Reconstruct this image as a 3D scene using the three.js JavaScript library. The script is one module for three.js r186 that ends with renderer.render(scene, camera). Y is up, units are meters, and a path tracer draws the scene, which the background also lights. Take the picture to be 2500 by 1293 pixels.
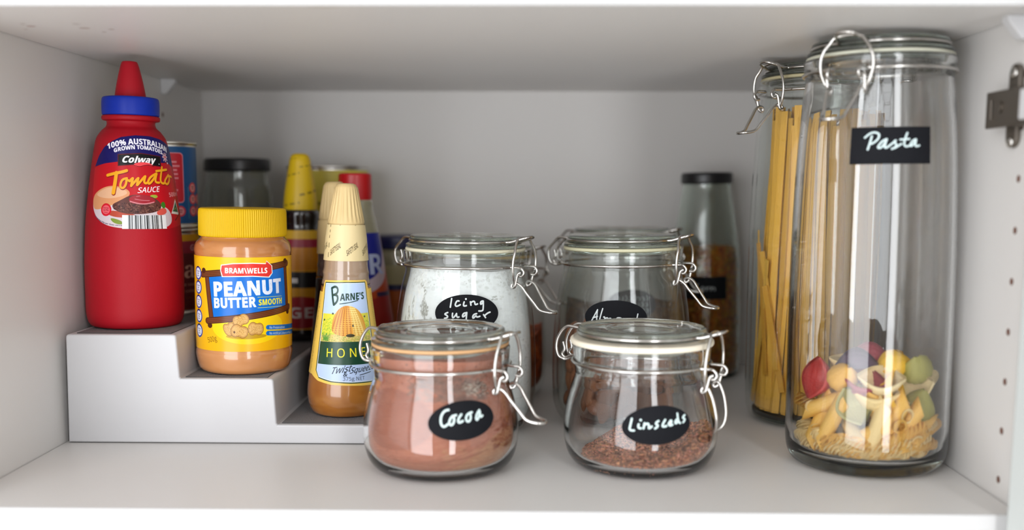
import * as THREE from 'three';
import { RoundedBoxGeometry } from 'three/addons/geometries/RoundedBoxGeometry.js';
import { mergeGeometries, toCreasedNormals } from 'three/addons/utils/BufferGeometryUtils.js';
import { RectAreaLightUniformsLib } from 'three/addons/lights/RectAreaLightUniformsLib.js';

// ---------------------------------------------------------------- camera, light, exposure
const scene = new THREE.Scene();
const W = 0.6645, H = 0.3024, D = 0.5245;          // inside of the cabinet compartment (m)
const camera = new THREE.PerspectiveCamera(2 * Math.atan(646.5 / 2450) * 180 / Math.PI, 2500 / 1293, 0.02, 30);
camera.setViewOffset(2500, 1293, 0, -130.5, 2500, 1293);
camera.position.set(0.3604, 0.1981, 0.5992);
camera.rotation.order = 'YXZ';
camera.rotation.set(-0.1298, 0.0156, 0.0026);
camera.focus = 0.775;
camera.userData.fStop = 2.6;
scene.add(camera);

const renderer = new THREE.WebGLRenderer();
renderer.toneMapping = THREE.LinearToneMapping;
renderer.toneMappingExposure = 1.0;
renderer.shadowMap.enabled = true;
RectAreaLightUniformsLib.init();

scene.background = new THREE.Color().setRGB(1.1, 1.2, 1.35);   // overcast sky outside the kitchen window
// two tall kitchen windows behind the photographer, the light of each just inside its glass
const WINS = [{ x0: 0.72, x1: 1.07, y0: -1.15, y1: 1.28, sky: 6.8 }, { x0: -1.0, x1: 0.14, y0: -1.15, y1: 1.28, sky: 4.2 }], WIN_Z = 1.46;
for (const w of WINS) {
  const daylight = new THREE.RectAreaLight(new THREE.Color().setRGB(0.985, 0.99, 1.0), w.sky, w.x1 - w.x0 - 0.08, w.y1 - w.y0 - 0.08);
  daylight.position.set((w.x0 + w.x1) / 2, (w.y0 + w.y1) / 2, WIN_Z - 0.03);
  daylight.lookAt(daylight.position.x, daylight.position.y, 0);
  scene.add(daylight);
}

// ---------------------------------------------------------------- helpers
let seed = 12345;
const rnd = () => { seed = (seed + 0x6d2b79f5) | 0; let t = Math.imul(seed ^ (seed >>> 15), 1 | seed); t = (t + Math.imul(t ^ (t >>> 7), 61 | t)) ^ t; return ((t ^ (t >>> 14)) >>> 0) / 4294967296; };
const rr = (a, b) => a + (b - a) * rnd();
const RAD = Math.PI / 180;
const V = (x, y, z) => new THREE.Vector3(x, y, z);
const used = {};
function numbered(name) { const n = used[name] = (used[name] ?? -1) + 1; return n ? name + '_' + String(n).padStart(3, '0') : name; }
function tag(o, label, category, group, kind) {
  o.userData.label = label; o.userData.category = category;
  if (group) o.userData.group = group;
  if (kind) o.userData.kind = kind;
  return o;
}
function thing(name, label, category, pos = [0, 0, 0], group, kind) {
  const g = new THREE.Group(); g.name = numbered(name); g.position.set(...pos); scene.add(g);
  return tag(g, label, category, group, kind);
}
function part(name, geo, mat, parent) {
  const m = new THREE.Mesh(geo, mat); m.name = name; m.castShadow = m.receiveShadow = true; parent.add(m); return m;
}
function single(name, geo, mat, label, category, group, kind) {
  const m = part(numbered(name), geo, mat, scene); return tag(m, label, category, group, kind);
}
function outward(g) {                                  // turn the faces of a closed mesh outward
  const p = g.attributes.position, ix = g.index;
  let v = 0; const a = V(), b = V(), c = V(), n = ix ? ix.count : p.count, at = (i) => ix ? ix.getX(i) : i;
  for (let i = 0; i < n; i += 3) { a.fromBufferAttribute(p, at(i)); b.fromBufferAttribute(p, at(i + 1)); c.fromBufferAttribute(p, at(i + 2)); v += a.dot(b.cross(c)); }
  if (v < 0) {
    for (let i = 0; i < n; i += 3) { const t = ix.getX(i + 1); ix.setX(i + 1, ix.getX(i + 2)); ix.setX(i + 2, t); }
    const nn = g.attributes.normal; for (let i = 0; i < nn.count * 3; i++) nn.array[i] *= -1;
  }
  return g;
}
function mirror(g) {                                   // a geometry that went through a mirroring matrix: turn its faces back
  for (const k of ['position', 'uv']) { const a = g.attributes[k], w = a.itemSize; for (let i = 0; i < a.count; i += 3) for (let c = 0; c < w; c++) { const p = (i + 1) * w + c, q = (i + 2) * w + c, t = a.array[p]; a.array[p] = a.array[q]; a.array[q] = t; } }
  g.computeVertexNormals(); return g;
}
function smooth(pts, n = 8) {                          // a soft curve through profile points [r, y]
  const c = new THREE.CatmullRomCurve3(pts.map(([x, y]) => V(x, y, 0)), false, 'centripetal');
  return c.getPoints(pts.length * n).map((p) => [Math.max(0, p.x), p.y]);
}
const lathe = (pts, seg = 72) => outward(new THREE.LatheGeometry(pts.map(([x, y]) => new THREE.Vector2(x, y)), seg));
function rAt(prof, y) {
  for (let i = 0; i < prof.length - 1; i++) { const [r0, y0] = prof[i], [r1, y1] = prof[i + 1]; if (y >= y0 && y <= y1 && y1 > y0) return r0 + (r1 - r0) * (y - y0) / (y1 - y0); }
  return y < prof[0][1] ? prof[0][0] : prof[prof.length - 1][0];
}
function grid(nu, nv, fn) {                            // fn(u, v) -> [x, y, z]
  const pos = [], uv = [], ix = [];
  for (let j = 0; j <= nv; j++) for (let i = 0; i <= nu; i++) { const u = i / nu, v = j / nv; pos.push(...fn(u, v)); uv.push(u, v); }
  for (let j = 0; j < nv; j++) for (let i = 0; i < nu; i++) { const a = j * (nu + 1) + i, b = a + 1, c = a + nu + 1, d = c + 1; ix.push(a, b, d, a, d, c); }
  const g = new THREE.BufferGeometry();
  g.setAttribute('position', new THREE.Float32BufferAttribute(pos, 3)); g.setAttribute('uv', new THREE.Float32BufferAttribute(uv, 2)); g.setIndex(ix); g.computeVertexNormals();
  return g;
}
// a label wrapped on a turned body: th in degrees about local +z, h in metres
const wrap = (prof, t0, t1, h0, h1, off = 0.00025, nu = 48, nv = 24) => grid(nu, nv, (u, v) => {
  const t = (t0 + (t1 - t0) * u) * RAD, h = h0 + (h1 - h0) * v, r = rAt(prof, h) + off; return [r * Math.sin(t), h, r * Math.cos(t)];
});
function ovalLabel(prof, tc, hc, a, b, tilt = 0, off = 0.0003) {
  const r0 = rAt(prof, hc), ns = 48, nr = 8, pos = [], uv = [], ix = [], ct = Math.cos(tilt), st = Math.sin(tilt);
  for (let j = 0; j <= nr; j++) for (let i = 0; i <= ns; i++) {
    const k = j / nr, q = i / ns * Math.PI * 2, x = a * k * Math.cos(q), y = b * k * Math.sin(q), X = x * ct - y * st, Y = x * st + y * ct;
    const h = hc + Y, r = rAt(prof, h) + off, t = tc * RAD + X / r0;
    pos.push(r * Math.sin(t), h, r * Math.cos(t)); uv.push(0.5 + x / a / 2, 0.5 + y / b / 2);
  }
  for (let j = 0; j < nr; j++) for (let i = 0; i < ns; i++) { const A = j * (ns + 1) + i, B = A + 1, C = A + ns + 1, E = C + 1; ix.push(A, C, E, A, E, B); }
  const g = new THREE.BufferGeometry();
  g.setAttribute('position', new THREE.Float32BufferAttribute(pos, 3)); g.setAttribute('uv', new THREE.Float32BufferAttribute(uv, 2)); g.setIndex(ix); g.computeVertexNormals();
  return g;
}
const tube = (pts, r = 0.00115, closed = false, per = 6, sides = 8) => new THREE.TubeGeometry(new THREE.CatmullRomCurve3(pts.map((p) => V(...p)), closed, 'centripetal'), pts.length * per, r, sides, closed);
const box = (x0, x1, y0, y1, z0, z1) => new THREE.BoxGeometry(x1 - x0, y1 - y0, z1 - z0).translate((x0 + x1) / 2, (y0 + y1) / 2, (z0 + z1) / 2);
const rbox = (x0, x1, y0, y1, z0, z1, r) => new RoundedBoxGeometry(x1 - x0, y1 - y0, z1 - z0, 3, r).translate((x0 + x1) / 2, (y0 + y1) / 2, (z0 + z1) / 2);

// ---------------------------------------------------------------- textures
function canvas(w, h, draw) { const c = document.createElement('canvas'); c.width = w; c.height = h; draw(c.getContext('2d'), w, h); return c; }
function tex(w, h, draw, srgb = true) {
  const t = new THREE.CanvasTexture(canvas(w, h, draw)); if (srgb) t.colorSpace = THREE.SRGBColorSpace; t.magFilter = THREE.LinearFilter; t.wrapS = t.wrapT = THREE.ClampToEdgeWrapping; return t;
}
function fuzz(w, h, cells, lo, hi) {                   // layered value noise, tiling, as a bump map
  const out = new Float32Array(w * h); let amp = 1, tot = 0;
  for (const n of cells) {
    const g = Array.from({ length: n * n }, () => rnd());
    for (let y = 0; y < h; y++) for (let x = 0; x < w; x++) {
      const fx = x / w * n, fy = y / h * n, ix = Math.floor(fx), iy = Math.floor(fy), sx = (fx - ix) ** 2 * (3 - 2 * (fx - ix)), sy = (fy - iy) ** 2 * (3 - 2 * (fy - iy));
      const at = (a, b) => g[(b % n) * n + (a % n)];
      out[y * w + x] += amp * ((at(ix, iy) * (1 - sx) + at(ix + 1, iy) * sx) * (1 - sy) + (at(ix, iy + 1) * (1 - sx) + at(ix + 1, iy + 1) * sx) * sy);
    }
    tot += amp; amp *= 0.6;
  }
  return out.map((v) => lo + (hi - lo) * v / tot);
}
function noiseTex(n, cells, rep = 1) {
  const f = fuzz(n, n, cells, 0, 255), d = new Uint8Array(n * n * 4);
  for (let i = 0; i < n * n; i++) { d[i * 4] = d[i * 4 + 1] = d[i * 4 + 2] = f[i]; d[i * 4 + 3] = 255; }
  const t = new THREE.DataTexture(d, n, n); t.magFilter = THREE.LinearFilter; t.wrapS = t.wrapT = THREE.RepeatWrapping; t.repeat.set(rep, rep); t.needsUpdate = true; return t;
}
function mixTex(n, cells, cols, power = 1) {           // mottled colour between linear-ish sRGB triplets
  const f = fuzz(n, n, cells, 0, 1), d = new Uint8Array(n * n * 4);
  for (let i = 0; i < n * n; i++) {
    let k = Math.min(0.999, Math.max(0, (f[i] - 0.5) * 1.9 * power + 0.5)) * (cols.length - 1); const a = Math.floor(k); k -= a;
    for (let c = 0; c < 3; c++) d[i * 4 + c] = cols[a][c] + (cols[a + 1][c] - cols[a][c]) * k; d[i * 4 + 3] = 255;
  }
  const t = new THREE.DataTexture(d, n, n); t.colorSpace = THREE.SRGBColorSpace; t.magFilter = THREE.LinearFilter; t.wrapS = t.wrapT = THREE.RepeatWrapping; t.needsUpdate = true; return t;
}
const std = (o) => new THREE.MeshPhysicalMaterial(o);
const rgb = (r, g, b) => new THREE.Color().setRGB(r, g, b);

const melamineBump = noiseTex(256, [40, 90], 6);
const M = {
  white: std({ color: rgb(0.725, 0.703, 0.68), roughness: 0.42, bumpMap: melamineBump, bumpScale: 0.00003 }),
  edge: std({ color: rgb(0.55, 0.546, 0.542), roughness: 0.4 }),
  door: std({ color: rgb(0.50, 0.525, 0.51), roughness: 0.45 }),
  chip: std({ color: rgb(0.20, 0.09, 0.06), roughness: 0.95 }),
  plaster: std({ color: rgb(0.80, 0.79, 0.775), roughness: 0.9 }),
  wood: std({ color: rgb(0.56, 0.51, 0.45), roughness: 0.6 }),
  steel: std({ color: rgb(0.62, 0.60, 0.57), metalness: 1, roughness: 0.2 }),
  nickel: std({ color: rgb(0.20, 0.175, 0.15), metalness: 1, roughness: 0.5 }),
  glass: std({ color: 0xffffff, roughness: 0, transmission: 1, thickness: 0.004, ior: 1.5, attenuationColor: rgb(0.78, 0.86, 0.82), attenuationDistance: 0.09 }),
  thin: std({ color: rgb(0.965, 0.98, 0.97), roughness: 0, transmission: 1, thickness: 0, ior: 1.5 }),
  baseGlass: std({ color: 0xffffff, roughness: 0.05, transmission: 1, thickness: 0.004, ior: 1.5, attenuationColor: rgb(0.55, 0.66, 0.62), attenuationDistance: 0.03 }),
  pane: std({ color: 0xffffff, roughness: 0.02, transmission: 1, thickness: 0, ior: 1.45 }),
  seal: std({ color: rgb(0.80, 0.72, 0.55), roughness: 0.55 }),
  riser: std({ color: rgb(0.585, 0.58, 0.592), roughness: 0.38 }),
  mat: std({ color: rgb(0.20, 0.195, 0.2), roughness: 0.8, bumpMap: noiseTex(256, [64, 128], 3), bumpScale: 0.0006 }),
  peg: std({ color: rgb(0.66, 0.66, 0.67), roughness: 0.3 }),
  tin: std({ color: rgb(0.72, 0.70, 0.66), metalness: 1, roughness: 0.3 }),
  blackLid: std({ color: rgb(0.012, 0.012, 0.014), roughness: 0.35 }),
};

// ---------------------------------------------------------------- the kitchen around the cabinet
{
  const X0 = -1.1, X1 = 1.9, Y0 = -1.4, Y1 = 1.5, Z0 = -0.6, Z1 = 1.5, T = 0.1;
  const st = (name, geo, mat, label, cat) => { const m = part(name, geo, mat, scene); tag(m, label, cat, null, 'structure'); return m; };
  st('floor', box(X0 - T, X1 + T, Y0 - T, Y0, Z0 - T, Z1 + T), M.wood, 'brown wooden kitchen floor far below the open cabinet', 'floor');
  st('ceiling', box(X0 - T, X1 + T, Y1, Y1 + T, Z0 - T, Z1 + T), M.plaster, 'plain white kitchen ceiling high above the cabinet', 'ceiling');
  st('wall_left', box(X0 - T, X0, Y0, Y1, Z0 - T, Z1 + T), M.plaster, 'plain white kitchen wall left of the cabinet', 'wall');
  st('wall_right', box(X1, X1 + T, Y0, Y1, Z0 - T, Z1 + T), M.plaster, 'plain white kitchen wall right of the cabinet', 'wall');
  st('wall_back', box(X0, X1, Y0, Y1, Z0 - T, Z0), M.plaster, 'plain white kitchen wall behind the cabinet', 'wall');
  const s = new THREE.Shape([[X0, Y0], [X1, Y0], [X1, Y1], [X0, Y1]].map((p) => new THREE.Vector2(...p)));
  for (const { x0: a, x1: b, y0: c, y1: d } of WINS) s.holes.push(new THREE.Path([[a, c], [a, d], [b, d], [b, c]].map((p) => new THREE.Vector2(...p))));
  st('wall_front', new THREE.ExtrudeGeometry(s, { depth: T, bevelEnabled: false }).translate(0, 0, Z1), M.plaster, 'white kitchen wall with two tall windows facing the cabinet', 'wall');
  WINS.forEach(({ x0: a, x1: b, y0: c, y1: d }, i) => {
    const w = new THREE.Group(); w.name = 'window_' + (i + 1); scene.add(w); tag(w, i ? 'wider tall white framed window facing the cabinet' : 'narrower tall white framed window facing the cabinet', 'window', null, 'structure');
    const zf = Z1 + 0.03, bar = (x0, x1, y0, y1) => box(x0, x1, y0, y1, zf, zf + 0.05);
    part('window_frame', mergeGeometries([bar(a, b, c, c + 0.05), bar(a, b, d - 0.05, d), bar(a, a + 0.05, c, d), bar(b - 0.05, b, c, d)]), M.edge, w);
    part('pane', new THREE.PlaneGeometry(b - a, d - c).translate((a + b) / 2, (c + d) / 2, zf + 0.025), M.pane, w);
  });
}

// ---------------------------------------------------------------- cabinet, shelves, hinge
const holeY = []; for (let k = -9; k < 17; k++) holeY.push(0.0122 + 0.032 * k);
{
  const yb = -0.36, yt = 0.62, cab = thing('kitchen_cabinet', 'white melamine kitchen cabinet around the shelves with rows of peg holes', 'cabinet', [0, 0, 0]);
  function panel(x, dir) {                              // inner skin with drilled holes, brown core behind
    const s = new THREE.Shape([[-D, yb], [0.0015, yb], [0.0015, yt], [-D, yt]].map((p) => new THREE.Vector2(...p)));
    for (const z of [-0.0342, -0.402]) for (const y of holeY) { const h = new THREE.Path(); h.absarc(z, y, 0.0024, 0, Math.PI * 2, true); s.holes.push(h); }
    const g = new THREE.ExtrudeGeometry(s, { depth: 0.009, bevelEnabled: false, curveSegments: 8 });
    // local x -> z, extrude -> away from the inside
    g.applyMatrix4(new THREE.Matrix4().set(0, 0, dir, x, 0, 1, 0, 0, 1, 0, 0, 0, 0, 0, 0, 1));
    if (dir > 0) mirror(g);
    const p = part('side_panel', g, [M.white, M.chip], cab);
    part('panel_core', box(Math.min(x + dir * 0.009, x + dir * 0.018), Math.max(x + dir * 0.009, x + dir * 0.018), yb, yt, -D, 0.0015), M.chip, p);
    part('edge_band', box(Math.min(x, x + dir * 0.018), Math.max(x, x + dir * 0.018), yb, yt, 0.0015, 0.0025), M.edge, p);
  }
  panel(0, -1); panel(W, 1);
  part('back_panel', box(-0.018, W + 0.018, yb, yt, -D - 0.006, -D), M.white, cab);
  // the open door on the right, folded back past the opening
  const door = part('door', rbox(0, 0.018, yb, yt, 0, 0.345, 0.0015).rotateY(20 * RAD).translate(0.6492, 0, 0.0105), M.door, cab);
  door.userData.label = 'open white cabinet door at the right edge';
  // hinge on the right panel
  const zc = -0.0410, hy = 0.2480, xw = W;
  const wing = new THREE.Shape(); const wr = 0.006;
  wing.moveTo(zc - wr, hy - 0.018); wing.absarc(zc, hy - 0.018, wr, Math.PI, 0, false); wing.lineTo(zc + wr, hy + 0.020); wing.absarc(zc, hy + 0.020, wr, 0, Math.PI, false); wing.closePath();
  const toWall = (g, x) => g.applyMatrix4(new THREE.Matrix4().set(0, 0, -1, x, 0, 1, 0, 0, 1, 0, 0, 0, 0, 0, 0, 1));   // a turn, no mirror
  const hinge = part('hinge', toWall(new THREE.ExtrudeGeometry(wing, { depth: 0.0025, bevelEnabled: true, bevelSize: 0.0006, bevelThickness: 0.0006, bevelSegments: 2 }), xw - 0.0006), M.nickel, cab);
  hinge.userData.label = 'dark nickel hinge on the right cabinet wall';
  for (const s of [-1, 1]) { const sc = part('screw', new THREE.SphereGeometry(0.0036, 14, 8).scale(0.5, 1, 1).translate(xw - 0.0035, hy + s * 0.021, zc), M.steel, hinge); sc.userData.label = 'bright screw head'; }
  const arm = new THREE.Shape([[-0.0580, hy - 0.0118], [0.004, hy - 0.0118], [0.004, hy + 0.0100], [-0.0580, hy + 0.0100]].map((p) => new THREE.Vector2(...p)));
  const slot = new THREE.Path(); slot.moveTo(-0.0520, hy - 0.0070); slot.lineTo(-0.0482, hy - 0.0070); slot.lineTo(-0.0482, hy + 0.0055); slot.lineTo(-0.0520, hy + 0.0055); slot.closePath(); arm.holes.push(slot);
  part('arm', toWall(new THREE.ExtrudeGeometry(arm, { depth: 0.0016, bevelEnabled: true, bevelSize: 0.0004, bevelThickness: 0.0004, bevelSegments: 1 }), xw - 0.0100), M.nickel, hinge);
  part('arm_side', mergeGeometries([box(xw - 0.0112, xw - 0.003, hy - 0.0118, hy - 0.0104, -0.038, 0.002), box(xw - 0.0112, xw - 0.003, hy + 0.0086, hy + 0.0100, -0.038, 0.002)]), M.nickel, hinge);
  part('screw', new THREE.CylinderGeometry(0.0036, 0.0036, 0.002, 18).rotateZ(Math.PI / 2).translate(xw - 0.0124, hy, -0.0385), M.nickel, hinge);
  part('cover_cap', rbox(xw - 0.0145, xw - 0.0118, hy - 0.0095, hy + 0.0085, -0.0100, 0.006, 0.0012), M.peg, hinge);

  // marks on the underside of the upper shelf
  const under = M.white.clone();
  under.map = tex(1024, 1024, (c, w, h) => {
    c.fillStyle = '#fff'; c.fillRect(0, 0, w, h);
    for (const [x, z, l, col, a] of [[0.032, -0.075, 0.006, '#8c4a3c', 0.8], [0.064, -0.083, 0.0075, '#8a5a44', 0.75], [0.080, -0.088, 0.004, '#7c6a5c', 0.6], [0.031, -0.066, 0.003, '#8a7868', 0.5], [0.066, -0.066, 0.005, '#94877c', 0.5], [0.07, -0.1, 0.003, '#8a7060', 0.5], [0.022, -0.088, 0.003, '#9a8a80', 0.4], [0.24, -0.004, 0.02, '#c9a878', 0.25]]) {
      c.globalAlpha = a; c.fillStyle = col; c.beginPath(); c.ellipse(x / W * w, (-z / D) * h, l / W * w / 2, 0.0016 / D * h, 0.1, 0, 7); c.fill();
    }
  });
  const shelf = (name, y0, y1, x0, x1, label, mats) => {
    const g = box(x0, x1, y0, y1, -D, -0.0008);
    const m = part(numbered(name), g, mats ?? M.white, scene); tag(m, label, 'shelf', 'cabinet shelves');
    part('edge_band', rbox(x0, x1, y0, y1, -0.0012, 0.0008, 0.0007), M.edge, m);
    return m;
  };
  shelf('cabinet_shelf', -0.018, 0, 0.0008, W - 0.0012, 'white lower cabinet shelf carrying all the jars and bottles');
  const up = shelf('cabinet_shelf', H, H + 0.018, 0.0008, W - 0.0012, 'white upper cabinet shelf above the jars, seen from below', [M.white, M.white, M.white, under, M.white, M.white]);
  void up;
  // shelf pegs under the upper shelf
  for (const [x, dir, z, lab] of [[0, 1, -0.402, 'white plastic shelf peg behind the tomato sauce nozzle'], [W, -1, -0.0342, 'white plastic shelf peg in the top right corner above the hinge']]) {
    const p = thing('shelf_peg', lab, 'shelf peg', [x, H, z], 'shelf pegs');
    const s = new THREE.Shape([[0, 0], [0.0125, 0], [0.0125, -0.0025], [0.004, -0.0125], [0, -0.0125]].map((q) => new THREE.Vector2(q[0] * dir, q[1])));
    part('bracket', new THREE.ExtrudeGeometry(s, { depth: 0.008, bevelEnabled: true, bevelSize: 0.0008, bevelThickness: 0.0008, bevelSegments: 2 }).translate(dir * 0.001, -0.0009, -0.004), M.peg, p);
    part('pin', new THREE.CylinderGeometry(0.0023, 0.0023, 0.008, 12).rotateZ(Math.PI / 2).translate(-dir * 0.003, -0.0079, 0), M.peg, p);
  }
}

// ---------------------------------------------------------------- stepped riser on the left
const T1 = 0.0855, T2 = 0.0515, T3 = 0.0155;             // tread heights
{
  const R = thing('stepped_riser', 'white plastic three-step riser in the left corner under the bottles', 'riser', [0, 0, 0]);
  const xa = 0.0035, x1 = 0.0925, x2 = 0.1665, x3 = 0.2405, zf = -0.1575, zb = -0.395;
  const s = new THREE.Shape(), f = 0.003;
  s.moveTo(xa, 0.0006); s.lineTo(x3, 0.0006); s.lineTo(x3, T3 - f); s.quadraticCurveTo(x3, T3, x3 - f, T3); s.lineTo(x2 + 0.0008, T3); s.lineTo(x2, T3 + 0.001); s.lineTo(x2 - 0.0015, T2 - f); s.quadraticCurveTo(x2 - 0.0015, T2, x2 - 0.0015 - f, T2);
  s.lineTo(x1 + 0.0008, T2); s.lineTo(x1, T2 + 0.001); s.lineTo(x1 - 0.0015, T1 - f); s.quadraticCurveTo(x1 - 0.0015, T1, x1 - 0.0015 - f, T1); s.lineTo(xa + 0.002 + f, T1); s.quadraticCurveTo(xa + 0.002, T1, xa + 0.002, T1 - f); s.closePath();
  part('body', new THREE.ExtrudeGeometry(s, { depth: zf - zb - 0.004, bevelEnabled: true, bevelSize: 0.0014, bevelThickness: 0.002, bevelSegments: 4, bevelOffset: -0.0014, curveSegments: 6 }).translate(0, 0, zb + 0.002), M.riser, R);
  for (const [a, b, y] of [[xa + 0.009, x1 - 0.007, T1], [x1 + 0.003, x2 - 0.007, T2], [x2 + 0.003, x3 - 0.006, T3]]) {
    const m = part('tread_mat', box(a, b, y, y + 0.0006, zb + 0.006, zf - 0.005), M.mat, R); m.userData.label = 'grey non-slip mat on a tread';
  }
}

// ---------------------------------------------------------------- painters for the printed labels
function plotter(c, w, h, t0, t1, h0, h1) {              // works in degrees about the bottle and millimetres of height
  const kx = w / (t1 - t0), ky = h / (h1 - h0), X = (t) => (t - t0) * kx, Y = (y) => (h1 - y) * ky;
  const path = (pts, close) => { c.beginPath(); pts.forEach(([a, b], i) => (i ? c.lineTo(X(a), Y(b)) : c.moveTo(X(a), Y(b)))); if (close) c.closePath(); };
  const soft = (pts, close) => {
    c.beginPath(); const P = pts.map(([a, b]) => [X(a), Y(b)]), n = P.length;
    if (close) { const m = (i) => [(P[i % n][0] + P[(i + 1) % n][0]) / 2, (P[i % n][1] + P[(i + 1) % n][1]) / 2]; c.moveTo(...m(0)); for (let i = 1; i <= n; i++) c.quadraticCurveTo(...P[i % n], ...m(i)); c.closePath(); }
    else { c.moveTo(...P[0]); for (let i = 1; i < n - 1; i++) c.quadraticCurveTo(...P[i], ...(i < n - 2 ? [(P[i][0] + P[i + 1][0]) / 2, (P[i][1] + P[i + 1][1]) / 2] : P[n - 1])); if (n === 2) c.lineTo(...P[1]); }
  };
  const fill = (col, pts, isSoft) => { (isSoft ? soft : path)(pts, true); c.fillStyle = col; c.fill(); };
  const line = (col, mm, pts, isSoft) => { (isSoft ? soft : path)(pts, false); c.strokeStyle = col; c.lineWidth = mm * ky; c.lineCap = c.lineJoin = 'round'; c.stroke(); };
  // text stretched between two baseline points, letters mm high
  const text = (str, p0, p1, mm, col, { font = 'bold', family = 'sans-serif', skew = 0, stroke, sw = 0 } = {}) => {
    const x0 = X(p0[0]), y0 = Y(p0[1]), x1 = X(p1[0]), y1 = Y(p1[1]), L = Math.hypot(x1 - x0, y1 - y0), px = 200;
    c.save(); c.font = `${font} ${px}px ${family}`; const tw = c.measureText(str).width; c.translate(x0, y0); c.rotate(Math.atan2(y1 - y0, x1 - x0)); c.transform(1, 0, -skew, 1, 0, 0); c.scale(L / tw, mm * ky / (px * 0.714));
    if (stroke) { c.strokeStyle = stroke; c.lineWidth = sw; c.lineJoin = 'round'; c.strokeText(str, 0, 0); }
    c.fillStyle = col; c.fillText(str, 0, 0); c.restore();
  };
  // letters one by one along a bent baseline (three points)
  const arc = (str, a, m, b, mm, col) => {
    const px = 100; c.save(); c.font = `bold ${px}px sans-serif`; const tw = c.measureText(str).width, q = (t) => { const u = 1 - t, cx = 2 * m[0] - (a[0] + b[0]) / 2, cy = 2 * m[1] - (a[1] + b[1]) / 2; return [X(u * u * a[0] + 2 * u * t * cx + t * t * b[0]), Y(u * u * a[1] + 2 * u * t * cy + t * t * b[1])]; };
    const L = Math.hypot(q(1)[0] - q(0)[0], q(1)[1] - q(0)[1]); let run = 0;
    for (const ch of str) { const cw = c.measureText(ch).width, t = (run + cw / 2) / tw, [x, y] = q(t), [x2, y2] = q(Math.min(1, t + 0.01)), [x1, y1] = q(Math.max(0, t - 0.01)); c.save(); c.translate(x, y); c.rotate(Math.atan2(y2 - y1, x2 - x1)); c.scale(L / tw * 1.04, mm * ky / (px * 0.714)); c.fillStyle = col; c.strokeStyle = col; c.lineWidth = 4; c.strokeText(ch, -cw / 2, 0); c.fillText(ch, -cw / 2, 0); c.restore(); run += cw; }
    c.restore();
  };
  const ell = (col, t, y, rt, ry, rot = 0) => { c.beginPath(); c.ellipse(X(t), Y(y), rt * kx, ry * ky, rot, 0, 7); c.fillStyle = col; c.fill(); };
  const speck = (cols, t, y, rt, ry, n, s0, s1) => { for (let i = 0; i < n; i++) { const q = rnd() * 6.283, k = Math.sqrt(rnd()); c.fillStyle = cols[Math.floor(rnd() * cols.length)]; c.globalAlpha = 0.6; c.beginPath(); c.arc(X(t + rt * k * Math.cos(q)), Y(y + ry * k * Math.sin(q)), rr(s0, s1) * ky, 0, 7); c.fill(); } c.globalAlpha = 1; };
  return { X, Y, kx, ky, fill, line, text, arc, ell, speck, path, soft, c };
}

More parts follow.
